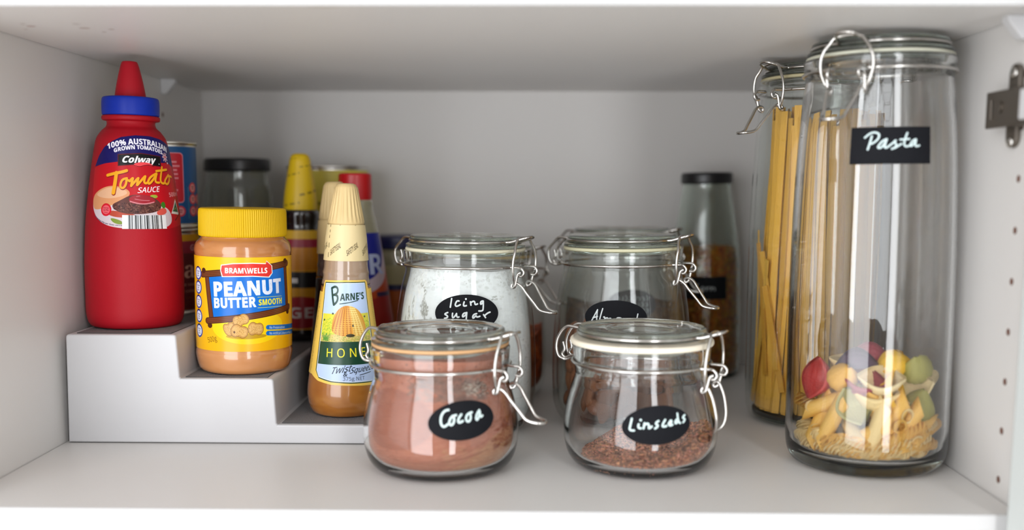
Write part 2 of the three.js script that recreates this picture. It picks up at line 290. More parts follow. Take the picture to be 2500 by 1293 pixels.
// ---------------------------------------------------------------- tomato sauce bottle
{
  const B = thing('tomato_sauce_bottle', 'red squeeze bottle of tomato sauce with blue cap and pointed red nozzle', 'bottle', [0.0400, T1 + 0.0006, -0.2105]);
  B.rotation.set(0, 21.7 * RAD, 0); B.rotation.order = 'ZYX'; B.rotation.z = -0.020;
  const red = std({ color: rgb(0.40, 0.005, 0.014), roughness: 0.5, specularIntensity: 0.45, bumpMap: noiseTex(256, [60, 120], 4), bumpScale: 0.00004 });
  const prof = smooth([[0, 0.0012], [0.026, 0.0012], [0.0335, 0.0008], [0.0358, 0.003], [0.0376, 0.010], [0.0379, 0.024], [0.0379, 0.050], [0.0373, 0.064], [0.0360, 0.084], [0.0334, 0.107], [0.0304, 0.128], [0.0280, 0.142], [0.0262, 0.1495], [0.0222, 0.1555], [0.0188, 0.1590], [0.0184, 0.1628], [0.0216, 0.1640], [0.0218, 0.1668], [0.018, 0.168], [0, 0.168]], 8);
  part('body', lathe(prof, 80), red, B);
  const feet = []; for (let i = 0; i < 12; i++) feet.push(new THREE.SphereGeometry(0.0042, 10, 6).scale(1, 0.5, 1).translate(0.0305 * Math.sin(i * 0.5236), 0.0022, 0.0305 * Math.cos(i * 0.5236)));
  part('base_rib', mergeGeometries(feet), red, B);
  const cap = part('cap', lathe(smooth([[0, 0.1672], [0.0195, 0.1672], [0.0214, 0.1680], [0.0217, 0.170], [0.0216, 0.179], [0.0210, 0.1812], [0.0195, 0.182], [0, 0.182]], 6), 72), std({ color: rgb(0.006, 0.030, 0.38), roughness: 0.42, specularIntensity: 0.5 }), B);
  cap.userData.label = 'ribbed blue screw cap';
  const nz = part('nozzle', lathe(smooth([[0, 0.1815], [0.0118, 0.1815], [0.0116, 0.184], [0.0098, 0.194], [0.0078, 0.203], [0.0062, 0.2085], [0.0054, 0.2098], [0, 0.2102]], 6), 48), std({ color: rgb(0.44, 0.007, 0.018), roughness: 0.5, specularIntensity: 0.5 }), B);
  nz.userData.label = 'pointed red nozzle cap';
  const label = tex(1650, 1264, (c, w, h) => {
    const p = plotter(c, w, h, -65, 100, 78, 153);
    c.fillStyle = '#bd0f1c'; p.fill('#c2101e', [[-62, 126], [-60, 104], [-50, 88], [-30, 81], [0, 79.2], [45, 79.4], [75, 82], [98, 90], [98, 128], [50, 131], [5, 132], [-40, 130]]);
    p.fill('#17125f', [[-61.4, 127], [-54.8, 135], [-45, 142], [-32, 146.5], [-17, 150], [6, 151.6], [31, 151.4], [52.7, 149.4], [71, 146], [87, 142], [98, 137], [99, 126], [87.4, 127.6], [70, 129], [60, 132], [49, 131], [32, 131.6], [5, 132.2], [-19.6, 131], [-39, 129.6]]);
    p.arc('100% AUSTRALIAN', [-38.5, 140.3], [14, 144.8], [65, 139.2], 4.2, '#f2f0fa');
    p.arc('GROWN TOMATOES', [-27, 137.9], [12, 141.1], [50.5, 137.6], 3.0, '#f2f0fa');
    p.fill('#5a0f1c', [[-21, 136.8], [12, 138.2], [45.6, 136.2], [43.8, 127.8], [11.5, 129.3], [-20.2, 127.6]]);
    p.fill('#0c0e12', [[-19.8, 136.2], [12, 137.5], [44.5, 135.7], [42.7, 128.4], [11.5, 129.9], [-19.2, 128.3]]);
    p.text('Colway', [-15.8, 130.6], [33, 130.4], 4.9, '#f5f5f5', { font: 'italic bold', skew: 0.12, stroke: '#f5f5f5', sw: 7 }); p.ell('#ccc', 40.5, 130, 0.9, 0.5);
    p.fill('#f04a50', [[0, 129.3], [10, 131.2], [24, 130.8], [31, 128.6], [22, 129], [14, 128.4], [6, 127.4]], true); p.line('#3a0810', 0.35, [[0, 129.3], [8, 127.2], [16, 128.6], [24, 129.4], [31, 127.8]], true);
    // little flag
    p.line('#e8dce6', 1.1, [[51, 138.2], [60.5, 133.2]]); p.line('#e8dce6', 1.1, [[51.5, 133], [60.5, 138.4]]); p.line('#e8dce6', 1.4, [[50.5, 135.8], [61, 135.8]]); p.line('#e8dce6', 1.4, [[55.8, 138.6], [55.8, 132.6]]);
    p.line('#c8283c', 0.55, [[50.5, 135.8], [61, 135.8]]); p.line('#c8283c', 0.55, [[55.8, 138.6], [55.8, 132.6]]); p.line('#c8283c', 0.35, [[51, 138.2], [60.5, 133.2]]); p.line('#c8283c', 0.35, [[51.5, 133], [60.5, 138.4]]); p.ell('#e8e8f4', 60, 131, 1.4, 0.8);
    // plate, bun, patty
    p.fill('#d6c9cf', [[-57.8, 103], [-57, 95], [-49, 87.5], [-36.4, 82.6], [-19.7, 80.2], [6.8, 79.4], [38, 80], [50, 83], [53, 88], [49.5, 93.8], [40, 97.4], [0, 99], [-40, 104]], true);
    p.fill('#dd9a6a', [[-58.5, 104], [-46, 109.6], [-31, 112.6], [-16, 112], [-4.5, 109.2], [-4, 105], [-16, 100.4], [-27, 97.4], [-46, 93.6], [-56.5, 94.5]], true);
    p.fill('#e6b48e', [[-54, 104.6], [-44, 108.6], [-31, 111.6], [-17, 111], [-7, 108.6], [-8, 105.6], [-30, 102]], true);
    p.fill('#b94a34', [[-28, 94], [-10, 92], [4, 90.5], [-2, 88.2], [-22, 88.2], [-34, 91]], true); p.fill('#7e9436', [[-30, 88.4], [-14, 86], [-12, 82.6], [-24, 83.6]], true);
    p.fill('#d8564a', [[30, 94.5], [42, 96.5], [45, 92.5], [38, 90.2], [28, 90.4]], true); p.fill('#3c7d22', [[36, 100], [41.5, 101], [43.5, 97], [39.5, 95], [36, 97]], true); p.fill('#9fb03c', [[20, 105.6], [30, 106.4], [33, 104], [24, 103]], true);
    p.fill('#5f342e', [[-28.5, 97.6], [-16, 101.4], [-4, 105.6], [9, 106.2], [26.5, 104.4], [38, 98.4], [32, 92.8], [2, 90.4], [-20, 92.4]], true); p.speck(['#3c1e1c', '#7d5044', '#8d6252', '#4a2a26', '#2e1614'], 5, 96, 30, 4.2, 420, 0.15, 0.7);
    p.fill('#a02430', [[-4, 104.6], [8, 106.2], [24, 104.4], [30, 100.6], [20, 98.8], [0, 98.8], [-6, 101]], true); p.line('#d98a92', 0.8, [[-4, 100.8], [6, 98.8], [18, 99], [26, 100.4]], true); p.line('#c9737c', 0.55, [[2, 102.6], [10, 101.4], [20, 101.6]], true); p.line('#c9737c', 0.5, [[4, 104.6], [8, 105]], true);
    p.ell('#d2142a', -34.5, 94, 7.4, 4.9); p.ell('#e8606a', -34.5, 94, 5.4, 3.5); p.text('Energy', [-38.4, 95], [-30.6, 95], 0.9, '#8c1420'); p.text('0.7%', [-38, 93], [-31, 93], 1.3, '#8c1420'); p.text('Trace', [-37, 91.4], [-32, 91.4], 0.8, '#8c1420');
    p.arc('per serving 52kJ per 15mL serve', [-52, 89], [-36, 83.4], [-13.5, 81.8], 1.0, '#5a4260');
    // wordmarks
    const S = { bar: [[-34.9, 120.4], [-24.5, 122], [-14, 123.1], [-7.9, 124.3]], stem: [[-21.9, 122.4], [-23.2, 114.4], [-25.3, 107.1]], o: [[-7.6, 118.4], [-13.2, 118], [-16.3, 114], [-15.9, 111.1], [-11.8, 110.7], [-8.3, 114.4], [-8.3, 118], [-4.2, 116.2]], m: [[-4.2, 116.2], [1.2, 120], [-1.4, 115.5], [-2.3, 112.6]], m2: [[-2.2, 112.8], [8.3, 120], [6.2, 116.9], [5.3, 113.4]], m3: [[5.6, 113.4], [17.9, 121.8], [15.5, 118], [14.5, 115.8], [16.5, 114.5], [19, 115.4]], a: [[33.6, 122.6], [24.9, 120.6], [19.6, 116.2], [20.7, 114.2], [25.5, 116.2], [34.2, 122.4]], a2: [[34.2, 122.4], [30.6, 118], [31.6, 115.3], [36.7, 115.6]], t: [[45.3, 127.7], [41, 121.4], [38.9, 116.2], [43.5, 114.6], [46, 115.4]], cross: [[33.9, 124.5], [43.4, 125.2], [54.6, 125.9]], o2: [[57.5, 121.8], [47.7, 118.1], [47.4, 115], [52.5, 114.2], [59.3, 118.1], [57.3, 121.6], [65.3, 120.2]] };
    for (const [col, dw, dx, dy] of [['#8a0d10', 0.9, 0.5, -0.5], ['#f0a81c', 0, 0, 0]]) for (const k in S) p.line(col, (k === 'stem' ? 2.9 : k === 'bar' ? 2.3 : 1.75) + dw * 0.5, S[k].map(([a, b]) => [a + dx, b + dy]), true);
    p.text('SAUCE', [5, 107.3], [35.5, 108.6], 4.0, '#f6eef0', { font: 'italic', skew: 0.08, stroke: '#f6eef0', sw: 5 });
    p.text('500mL', [52, 104.4], [84, 105.6], 3.4, '#e79aa0');
    p.fill('#e4e4dc', [[66.4, 102.8], [52.4, 91.4], [74, 90]]); p.fill('#12553a', [[66.2, 100.6], [56, 93], [71.4, 92.2]]); p.line('#c8a83c', 0.4, [[60, 94], [65, 97.4], [66, 94]], true);
    p.line('#5d0910', 0.9, [[60, 86], [75, 91], [92, 97]], true);
  });
  const lm = std({ map: label, roughness: 0.36, specularIntensity: 0.5, alphaTest: 0.5 });
  const front = part('front_label', wrap(prof, -65, 100, 0.078, 0.153, 0.0003, 60, 40), lm, B);
  const bars = tex(512, 160, (c, w, h) => { c.fillStyle = '#eceff2'; c.fillRect(0, 0, w, h); c.fillStyle = '#10141a'; let x = 66; const ws = [1, 1, 3, 2, 1, 1, 2, 3, 1, 2, 4, 1, 1, 1, 2, 3, 3, 1, 1, 2, 1, 3, 2, 1, 1, 2, 4, 1, 2, 2, 1, 3, 1, 1, 3, 2, 1, 1, 2, 2, 3, 1, 2, 1, 1, 4, 1, 2, 3, 1, 1, 2]; for (let i = 0; x < 446; i++) { const b = ws[i % ws.length] * 4.3; if (i % 2 === 0) c.fillRect(x, 0, b, h); x += b; } });
  part('barcode', wrap(prof, -13.6, 41.4, 0.0796, 0.0902, 0.0005, 24, 4), std({ map: bars, roughness: 0.35 }), front);
}

// ---------------------------------------------------------------- peanut butter jar
{
  const J = thing('peanut_butter_jar', 'smooth peanut butter jar with yellow ribbed lid and yellow and blue label', 'jar', [0.1312, T2 + 0.0006, -0.2005]);
  J.rotation.order = 'ZYX'; J.rotation.set(0, 16.1 * RAD, -0.016);
  const prof = smooth([[0, 0.0015], [0.027, 0.001], [0.0322, 0.0006], [0.0352, 0.003], [0.0370, 0.009], [0.0378, 0.0145], [0.0377, 0.0165], [0.0372, 0.0185], [0.0373, 0.030], [0.0374, 0.060], [0.0373, 0.090], [0.0374, 0.0935], [0.0377, 0.0955], [0.0375, 0.0985], [0.0360, 0.1025], [0.0325, 0.1062], [0.0315, 0.108], [0, 0.108]], 8);
  const pb = std({ map: mixTex(256, [5, 12, 40], [[176, 112, 58], [190, 126, 72], [198, 136, 84]]), roughness: 0.22, clearcoat: 1, clearcoatRoughness: 0.05 });
  part('body', lathe(prof, 80), pb, J);
  const ribs = []; for (let i = 0; i <= 720; i++) ribs.push(i);
  const lidP = [[0, 0.107], [0.0322, 0.107], [0.0338, 0.1078], [0.0340, 0.110], [0.0338, 0.126], [0.0334, 0.1283], [0.0322, 0.1293], [0.0305, 0.1290], [0.029, 0.1286], [0, 0.1286]];
  const lid = lathe(lidP, 640); { const p = lid.attributes.position; for (let i = 0; i < p.count; i++) { const x = p.getX(i), z = p.getZ(i), r = Math.hypot(x, z); if (r > 0.0325) { const k = 1 + 0.008 * Math.cos(Math.atan2(x, z) * 128); p.setX(i, x * k); p.setZ(i, z * k); } } lid.computeVertexNormals(); }
  part('lid', lid, std({ color: rgb(0.62, 0.38, 0.003), roughness: 0.45, specularIntensity: 0.5 }), J).userData.label = 'ribbed yellow lid';
  const label = tex(1800, 1140, (c, w, h) => {
    const p = plotter(c, w, h, -90, 90, 18, 94);
    c.fillStyle = '#f2b411'; c.fillRect(0, 0, w, h); p.ell('#f8cf14', 5, 38, 45, 14); c.globalAlpha = 0.5; p.ell('#f8c81a', 0, 88, 80, 8); c.globalAlpha = 1;
    // wooden frame
    const plank = (a, b, mm) => { p.line('#4a2210', mm, [a, b]); p.line('#6b3517', mm * 0.72, [a, b]); for (let i = -2; i <= 2; i++) p.line(i % 2 ? '#53270f' : '#7d4420', mm * 0.05, [[a[0] + 1, a[1] + i * mm * 0.13], [b[0] - 1, b[1] + i * mm * 0.13]]); };
    p.fill('#0d6ecb', [[-50, 80], [58, 86], [60, 53], [-44, 43]]);
    plank([-47.5, 80], [-41, 43.5], 4.6); plank([57, 86], [60.5, 52], 4.4);
    plank([-55, 79.4], [60.5, 88], 5.4); plank([-47, 42.2], [65, 51.6], 5.4);
    for (const [a, b] of [[-52.6, 82.6], [57, 90], [-43.6, 38.6], [62, 48]]) p.ell('#4a2210', a, b, 3.6, 2.2);
    // brand badge
    const badge = (g, col) => p.fill(col, [[-26 - g, 83.5], [-25 - g, 87 + g * 0.6], [-12, 88.3 + g * 0.7], [10, 88.6 + g * 0.7], [26, 88 + g * 0.7], [27, 90.2 + g * 0.6], [33 + g, 87], [33.5 + g, 81], [29 + g, 78.6 - g * 0.7], [10, 79.8 - g * 0.7], [-12, 79.6 - g * 0.7], [-24 - g, 79.2 - g * 0.6]]);
    badge(1.7, '#f2efe9'); badge(0.6, '#e0342c'); p.text('BRAM\\WELLS', [-22.5, 81.4], [28.2, 81.2], 4.2, '#fbf6f2', { stroke: '#fbf6f2', sw: 5 });
    p.text('PEANUT', [-38, 62.6], [48.5, 64.8], 11.2, '#e3e8f6', { stroke: '#e3e8f6', sw: 10 });
    p.text('BUTTER', [-37.5, 53.2], [13.5, 54.4], 7.9, '#e3e8f6', { stroke: '#e3e8f6', sw: 9 });
    c.save(); for (let i = 0; i < 150; i++) { c.fillStyle = '#0d6ecb'; c.globalAlpha = 0.55; const a = rr(-38, 48), b = rr(53.5, 74.5); c.fillRect(p.X(a), p.Y(b), rr(1, 6), rr(2, 13)); } c.restore();
    p.text('SMOOTH', [16.4, 55.4], [50, 55.6], 4.6, '#efe13a', { stroke: '#efe13a', sw: 6 }); p.line('#cfd46a', 0.4, [[15.5, 62], [49, 61.6]]); p.line('#cfd46a', 0.4, [[15.5, 53.4], [49, 53.4]]);
    // peanuts
    c.globalAlpha = 0.5; p.ell('#8a5a10', 2, 30.4, 24, 2.2); c.globalAlpha = 1;
    const nut = (t, y, rt, ry, rot) => {
      const dx = rt * 0.42 * Math.cos(rot), dy = -rt * 0.42 * Math.sin(rot) * 0.668;
      for (const [g, col] of [[1, '#8f6122'], [0.9, '#c8944a'], [0.7, '#d9ab62']]) { p.ell(col, t - dx, y - dy, rt * 0.62 * g, ry * 0.98 * g, rot); p.ell(col, t + dx, y + dy, rt * 0.6 * g, ry * 0.9 * g, rot); p.ell(col, t, y, rt * 0.6 * g, ry * 0.82 * g, rot); }
      p.speck(['#9a6826', '#b98138', '#e6c080', '#8a5a20', '#a87430'], t, y, rt * 0.85, ry * 0.8, 150, 0.1, 0.3);
    };
    nut(-17, 36.6, 7.5, 5.6, -0.5); nut(13, 36.4, 9.2, 5.6, 0.1); nut(-4.2, 43.6, 9.4, 5.0, -0.42); nut(-6, 34.6, 10, 5.6, 0.25); p.ell('#6e4416', -12, 34, 1.2, 1.0);
    p.text('500g', [-47.4, 24.2], [-33.4, 26.6], 4.2, '#5a3a08', { font: '' });
    for (const [y, s] of [[36.6, 'No Preservatives'], [31.8, 'No Artificial Colours or Flavours']]) { p.line('#1b6cc0', 3.8, [[28, y + 0.4], [89, y - 2.6]]); p.text(s, [29.5, y - 0.8], [y > 33 ? 55 : 76, y - (y > 33 ? 2.2 : 3.4)], 2.0, '#cfe0f4', { font: '' }); }
    for (const y of [79.9, 68.4, 56.7, 45, 33]) { p.ell('#1d3f9a', -65.8, y, 8.4, 5.6); p.ell('#dfe3f0', -65.8, y, 6.4, 4.3); p.ell('#111', -65.8, y + 5.1, 2.0, 0.6); for (const [dy, l] of [[1.6, 4], [-0.4, 2.6], [-2.2, 3]]) p.text(dy > 1 ? 'Energy' : dy > -1 ? '7%' : '618', [-65.8 - l, y + dy - 0.5], [-65.8 + l, y + dy - 0.5], 1.1, '#2a3358'); }
  });
  part('front_label', wrap(prof, -90, 90, 0.0195, 0.0925, 0.0003, 64, 20), std({ map: label, roughness: 0.28, specularIntensity: 0.6, color: rgb(0.9, 0.9, 0.9) }), J);
  part('back_label', wrap(prof, 90, 270, 0.0195, 0.0925, 0.0003, 48, 12), std({ color: rgb(0.80, 0.42, 0.01), roughness: 0.3 }), J);
}

// ---------------------------------------------------------------- honey squeeze bottles
const honeyProf = smooth([[0, 0.001], [0.020, 0.0006], [0.0258, 0.0004], [0.0288, 0.004], [0.0308, 0.011], [0.0314, 0.018], [0.0305, 0.028], [0.0292, 0.038], [0.0250, 0.0685], [0.0213, 0.095], [0.0196, 0.108], [0.0186, 0.113], [0.0188, 0.1165], [0.0180, 0.120], [0.0174, 0.128], [0.0155, 0.1385], [0, 0.1385]], 8);
function honeyBottle(name, label, pos, turn, tilt, dark, s = 1) {
  const B = thing(name, label, 'bottle', pos, 'twist-cap squeeze bottles'); B.rotation.order = 'ZYX'; B.rotation.set(0, turn * RAD, tilt); B.scale.setScalar(s);
  const syrup = dark ? std({ color: rgb(0.012, 0.006, 0.005), roughness: 0.15, clearcoat: 1, clearcoatRoughness: 0.05 })
    : std({ map: mixTex(256, [4, 9, 30], [[142, 82, 26], [158, 96, 34], [172, 112, 48]]), roughness: 0.2, clearcoat: 1, clearcoatRoughness: 0.06 });
  const fill = 0.106, full = honeyProf.filter(([, y]) => y <= fill);
  part('honey_fill', lathe([...full, [0, fill]], 64), syrup, B).userData.label = dark ? 'very dark brown syrup' : 'cloudy amber honey';
  const neck = honeyProf.filter(([, y]) => y >= fill - 0.0005);
  part('neck', lathe([[0, fill - 0.0005], ...neck], 64), std({ color: dark ? rgb(0.10, 0.065, 0.055) : rgb(0.34, 0.23, 0.15), roughness: 0.2, clearcoat: 1 }), B);
  const cream = std({ color: rgb(0.66, 0.49, 0.235), roughness: 0.5, specularIntensity: 0.6 });
  const capP = [[0, 0.138], [0.0150, 0.138], [0.0152, 0.1415], [0.0150, 0.1545], [0.0140, 0.1560], [0.0146, 0.1562], [0.0148, 0.158], [0.0136, 0.164], [0.0122, 0.171], [0.0106, 0.179], [0.0094, 0.1850], [0.0075, 0.1878], [0.0055, 0.1886], [0, 0.1888]];
  const cap = lathe(capP, 240); { const p = cap.attributes.position; for (let i = 0; i < p.count; i++) { const y = p.getY(i), x = p.getX(i), z = p.getZ(i); if (y > 0.160 && y < 0.1835) { const k = 1 + 0.026 * (Math.cos(Math.atan2(x, z) * 24) - 1) * Math.min(1, (0.1835 - y) / 0.006); p.setX(i, x * k); p.setZ(i, z * k); } } cap.computeVertexNormals(); }
  part('cap', cap, cream, B).userData.label = 'fluted beige twist cap';
  const sleeveP = [[0.0154, 0.1555], [0.0168, 0.145], [0.0183, 0.1265], [0.0190, 0.1225], [0.0196, 0.113]];
  const asc = sleeveP.slice().reverse();
  const seal = tex(1024, 360, (c, w, h) => {
    c.fillStyle = '#dcc795'; c.fillRect(0, 0, w, h);
    c.fillStyle = '#4a3c20'; c.font = 'bold 19px sans-serif';
    for (let r = 0; r < 3; r++) for (let i = -1; i < 9; i++) { c.save(); c.translate(i * 132 + r * 60, 96 + r * 124); c.rotate(-0.3); c.scale(0.85, 1.35); c.fillText(i % 2 ? 'SAFETY SEAL' : 'SAFETYSEAL', 0, 0); c.restore(); }
    for (let y = 4; y < h; y += 30) c.fillRect(w * 0.5 - 152, y, 6, 15);
  });
  if (!dark) part('safety_seal', lathe([...asc, ...asc.slice().reverse().map(([r, y]) => [r - 0.0003, y])].map(([r, y]) => [r, y]).filter(([, y]) => y >= 0.1262), 96).rotateY(Math.PI), std({ map: seal, roughness: 0.45 }), B).userData.label = 'beige safety seal with slanting print';
  else part('safety_seal', lathe(asc.filter(([, y]) => y >= 0.1262), 64), cream, B);
  // printed label
  if (!dark) {
    const lt = tex(1840, 1892, (c, w, h) => {
      const p = plotter(c, w, h, -92, 92, 26, 112);
      const Y1 = '#ecc55a';
      p.fill(Y1, [[-59, 110.6], [0, 111.4], [53, 111.2], [58, 109.4], [60, 104], [92, 104], [92, 31], [70, 28], [44, 26.4], [8, 27.2], [-23, 27.8], [-47, 29.7], [-66, 34], [-92, 34], [-92, 101], [-64, 101], [-61, 108]]);
      const F = (g) => [[-56 + g, 109.2 - g * 0.35], [0, 110 - g * 0.35], [51 - g, 109.8 - g * 0.35], [53.5 - g, 80], [55.5 - g, 52], [57 - g, 38], [54 - g, 32 + g * 0.4], [44, 28.8 + g * 0.4], [8, 28.9 + g * 0.4], [-23, 29.8 + g * 0.4], [-46, 32 + g * 0.4], [-55 + g, 38], [-54.6 + g, 52], [-54.6 + g, 80]];
      p.fill('#163d2b', F(0)); p.fill('#eef2f6', F(2.2)); c.save(); p.path(F(3.4), true); c.clip();
      c.fillStyle = '#b9cdee'; c.fillRect(0, 0, w, h);
      p.fill('#d7cf3e', [[-60, 84], [0, 84.6], [60, 84.8], [60, 60], [-60, 60]]); p.speck(['#a9bd2c', '#c6cf38', '#8fb032', '#dcd85a'], 0, 73, 60, 9, 1500, 0.15, 0.7); p.fill('#d2b96a', [[-60, 66], [-20, 68], [40, 67], [60, 66], [60, 60], [-60, 60]]); p.speck(['#a8a03c', '#e0cc84', '#7fa03a', '#c9b060'], 0, 64, 58, 3.5, 700, 0.15, 0.6);
      for (let i = 0; i < 26; i++) p.line('#4f8f34', 0.35, [[-40 + rr(-6, 8), 62.4], [-40 + rr(-10, 12), rr(65, 69)]]);
      // straw hive
      const hive = [[-26.6, 68.4], [-28, 76], [-25, 82.6], [-15.1, 88.8], [1.6, 91.8], [23.6, 88.8], [35, 82], [39.6, 75], [41, 67.9], [20, 66.6], [0, 66.4]];
      c.save(); p.soft(hive, true); c.clip(); c.fillStyle = '#d8952e'; c.fillRect(0, 0, w, h);
      for (let k = -9; k < 10; k++) { const x = 6 + k * 3.7; p.line(k < 3 ? (k % 2 ? '#b86f1a' : '#e09a34') : (k % 2 ? '#d8a444' : '#f0cc70'), 2.0, [[4 + k * 1.2, 92], [4 + k * 2.8, 84], [x, 66]], true); for (let j = 0; j < 15; j++) p.ell(k < 3 ? '#efb24a' : '#f5da8c', 4 + k * (1.4 + j * 0.16), 90.5 - j * 1.7, 1.0, 0.5, 0.5); }
      c.restore(); p.ell('#3c3416', 8, 67.2, 8, 1.3); p.ell('#555a50', 13, 75, 1.6, 1.0); p.ell('#444838', -27, 84.4, 2.2, 0.8); p.ell('#545040', 39, 82, 2.2, 0.8); p.ell('#445038', -46, 79, 2, 0.9);
      p.fill('#16422e', [[-60, 61.4], [0, 62.2], [60, 62.4], [60, 44], [0, 43.8], [-60, 43.4]]);
      p.text('H O N E Y', [-35.5, 49.6], [52, 50.6], 7.0, '#f0e02c', { font: '' });
      p.line('#123a2c', 2.0, [[-33.5, 104.8], [-31, 99], [-28, 93.6], [-26.4, 91.6]], true); p.line('#123a2c', 1.9, [[-34, 104.4], [-28, 106.2], [-20, 105.6], [-18, 102.6], [-22, 100], [-28.5, 99.2]], true); p.line('#123a2c', 1.9, [[-27, 99.6], [-20, 99.4], [-17.6, 97], [-20, 93.4], [-26, 91.6]], true);
      p.text("ARNE'S", [-13, 95.0], [42.5, 96.2], 5.4, '#123a2c', { font: 'bold', skew: 0.05, stroke: '#123a2c', sw: 8 }); p.line('#123a2c', 0.7, [[-13.4, 92.4], [5, 93.2], [26, 95.2]], true);
      p.text('Twist', [-25, 36.2], [7, 38.8], 5.0, '#1a2a3c', { font: 'italic', skew: 0.35, stroke: '#1a2a3c', sw: 6 }); p.text('&', [-5, 34.6], [2, 34.8], 3.4, '#1a2a3c', { font: 'italic bold' }); p.text('Squeeze', [5, 37.0], [49, 39.2], 4.4, '#1a2a3c', { font: 'italic', skew: 0.35, stroke: '#1a2a3c', sw: 6 }); p.line('#1a2a3c', 0.6, [[22, 35.4], [42, 37.2]]);
      p.text('375g NET', [-5, 31.3], [30, 31.4], 2.9, '#2c3644', { font: '' });
      c.restore();
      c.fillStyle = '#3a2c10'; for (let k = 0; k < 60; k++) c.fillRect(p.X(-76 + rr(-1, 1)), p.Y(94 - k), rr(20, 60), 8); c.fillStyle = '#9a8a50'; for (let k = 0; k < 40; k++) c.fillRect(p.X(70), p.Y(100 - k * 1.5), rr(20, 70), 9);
    });
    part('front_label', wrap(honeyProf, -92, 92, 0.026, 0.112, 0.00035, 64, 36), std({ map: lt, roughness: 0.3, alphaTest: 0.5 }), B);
  }
  return B;
}
honeyBottle('honey_bottle', 'amber honey squeeze bottle with beige twist cap and yellow and blue label', [0.2118, T3 + 0.0012, -0.2036], 10.6, -0.022, false, 0.977);
honeyBottle('syrup_bottle', 'dark brown syrup squeeze bottle hidden behind the honey bottle', [0.1985, T3 + 0.0014, -0.2755], 8, 0.034, true, 0.985);

// ---------------------------------------------------------------- clip-top glass jars
const KIND = {
  half: {
    out: [[0, 0.0018], [0.030, 0.0014], [0.040, 0.0004], [0.0462, 0.0018], [0.0512, 0.0072], [0.0542, 0.0160], [0.0553, 0.0255], [0.0547, 0.036], [0.0530, 0.0455], [0.0505, 0.0555], [0.0482, 0.0625], [0.0471, 0.0665], [0.0474, 0.0700], [0.0481, 0.0735], [0.0481, 0.0765], [0.0487, 0.0785], [0.0490, 0.0835], [0.0492, 0.0862], [0.0488, 0.0880]],
    inn: [[0.0430, 0.0880], [0.0432, 0.079], [0.0435, 0.068], [0.0462, 0.0585], [0.0490, 0.048], [0.0511, 0.037], [0.0519, 0.0255], [0.0508, 0.0165], [0.0475, 0.0095], [0.0420, 0.0062], [0.025, 0.0056], [0, 0.0056]],
    yN: 0.0752, rN: 0.0489, yS: 0.0880, yLid: 0.0905,
  },
  one: {
    out: [[0, 0.002], [0.032, 0.0016], [0.043, 0.0004], [0.0497, 0.0020], [0.0548, 0.0080], [0.0577, 0.0170], [0.0586, 0.030], [0.0586, 0.050], [0.0576, 0.077], [0.0556, 0.099], [0.0530, 0.115], [0.0508, 0.1240], [0.0494, 0.1290], [0.0491, 0.1315], [0.0495, 0.1342], [0.0496, 0.1370], [0.0503, 0.1390], [0.0504, 0.1435], [0.0506, 0.1452], [0.0503, 0.1468]],
    inn: [[0.0445, 0.1468], [0.0448, 0.138], [0.0455, 0.129], [0.0492, 0.114], [0.0521, 0.097], [0.0542, 0.076], [0.0551, 0.050], [0.0551, 0.030], [0.0541, 0.0175], [0.0508, 0.0100], [0.0445, 0.0068], [0.026, 0.0062], [0, 0.0062]],
    yN: 0.1356, rN: 0.0502, yS: 0.1468, yLid: 0.1495,
  },
  tall: {
    out: [[0, 0.0024], [0.034, 0.002], [0.0445, 0.0004], [0.0510, 0.0022], [0.0548, 0.0085], [0.0562, 0.0180], [0.0564, 0.040], [0.0563, 0.116], [0.0554, 0.168], [0.0540, 0.208], [0.0520, 0.240], [0.0503, 0.261], [0.0492, 0.2690], [0.0489, 0.2718], [0.0494, 0.2746], [0.0495, 0.2776], [0.0503, 0.2796], [0.0505, 0.2822], [0.0503, 0.2855]],
    inn: [[0.0448, 0.2855], [0.0450, 0.277], [0.0456, 0.267], [0.0484, 0.243], [0.0504, 0.211], [0.0518, 0.171], [0.0527, 0.116], [0.0528, 0.040], [0.0526, 0.022], [0.0505, 0.0135], [0.0450, 0.0102], [0.026, 0.0096], [0, 0.0096]],
    yN: 0.2762, rN: 0.0501, yS: 0.2855, yLid: 0.2882, hw: 0.0050, hs: 0.76,
  },
};
for (const k in KIND) { const K = KIND[k]; K.outS = smooth(K.out, 7); K.innS = smooth(K.inn, 7); K.glassGeo = lathe([...K.outS, ...K.innS], 96); K.oneSkin = lathe([...K.outS, ...K.innS.slice(0, 9)], 96); K.base = lathe([[0, 0.003], [K.out[2][0] - 0.004, 0.0026], [K.out[2][0], 0.0016], [K.out[3][0] - 0.0012, 0.0034], [K.out[3][0] - 0.001, K.inn[K.inn.length - 1][1] - 0.0012], [K.out[2][0] - 0.004, K.inn[K.inn.length - 1][1] - 0.0004], [0, K.inn[K.inn.length - 1][1] - 0.0004]], 72); }
function lidGeo(y, r = 0.0488, sealR = 0.049) {         // clear lid: flange, groove for the wire, dome with a ring
  const o = [[0, y - 0.006], [0.036, y - 0.006], [0.0415, y - 0.0055], [0.0425, y - 0.003], [0.0430, y], [r - 0.0012, y], [r, y + 0.0010], [r - 0.0002, y + 0.0026], [r - 0.0020, y + 0.0036], [0.0456, y + 0.0042], [0.0446, y + 0.0050], [0.0446, y + 0.0060], [0.0452, y + 0.0066], [0.0456, y + 0.0078], [0.0450, y + 0.0092], [0.0434, y + 0.0098], [0.0400, y + 0.0094], [0.0300, y + 0.0080], [0.0245, y + 0.0076], [0.0232, y + 0.0086], [0.0220, y + 0.0076], [0, y + 0.0070]];
  void sealR; return lathe(smooth(o, 4), 96);
}
const wireR = 0.00115;
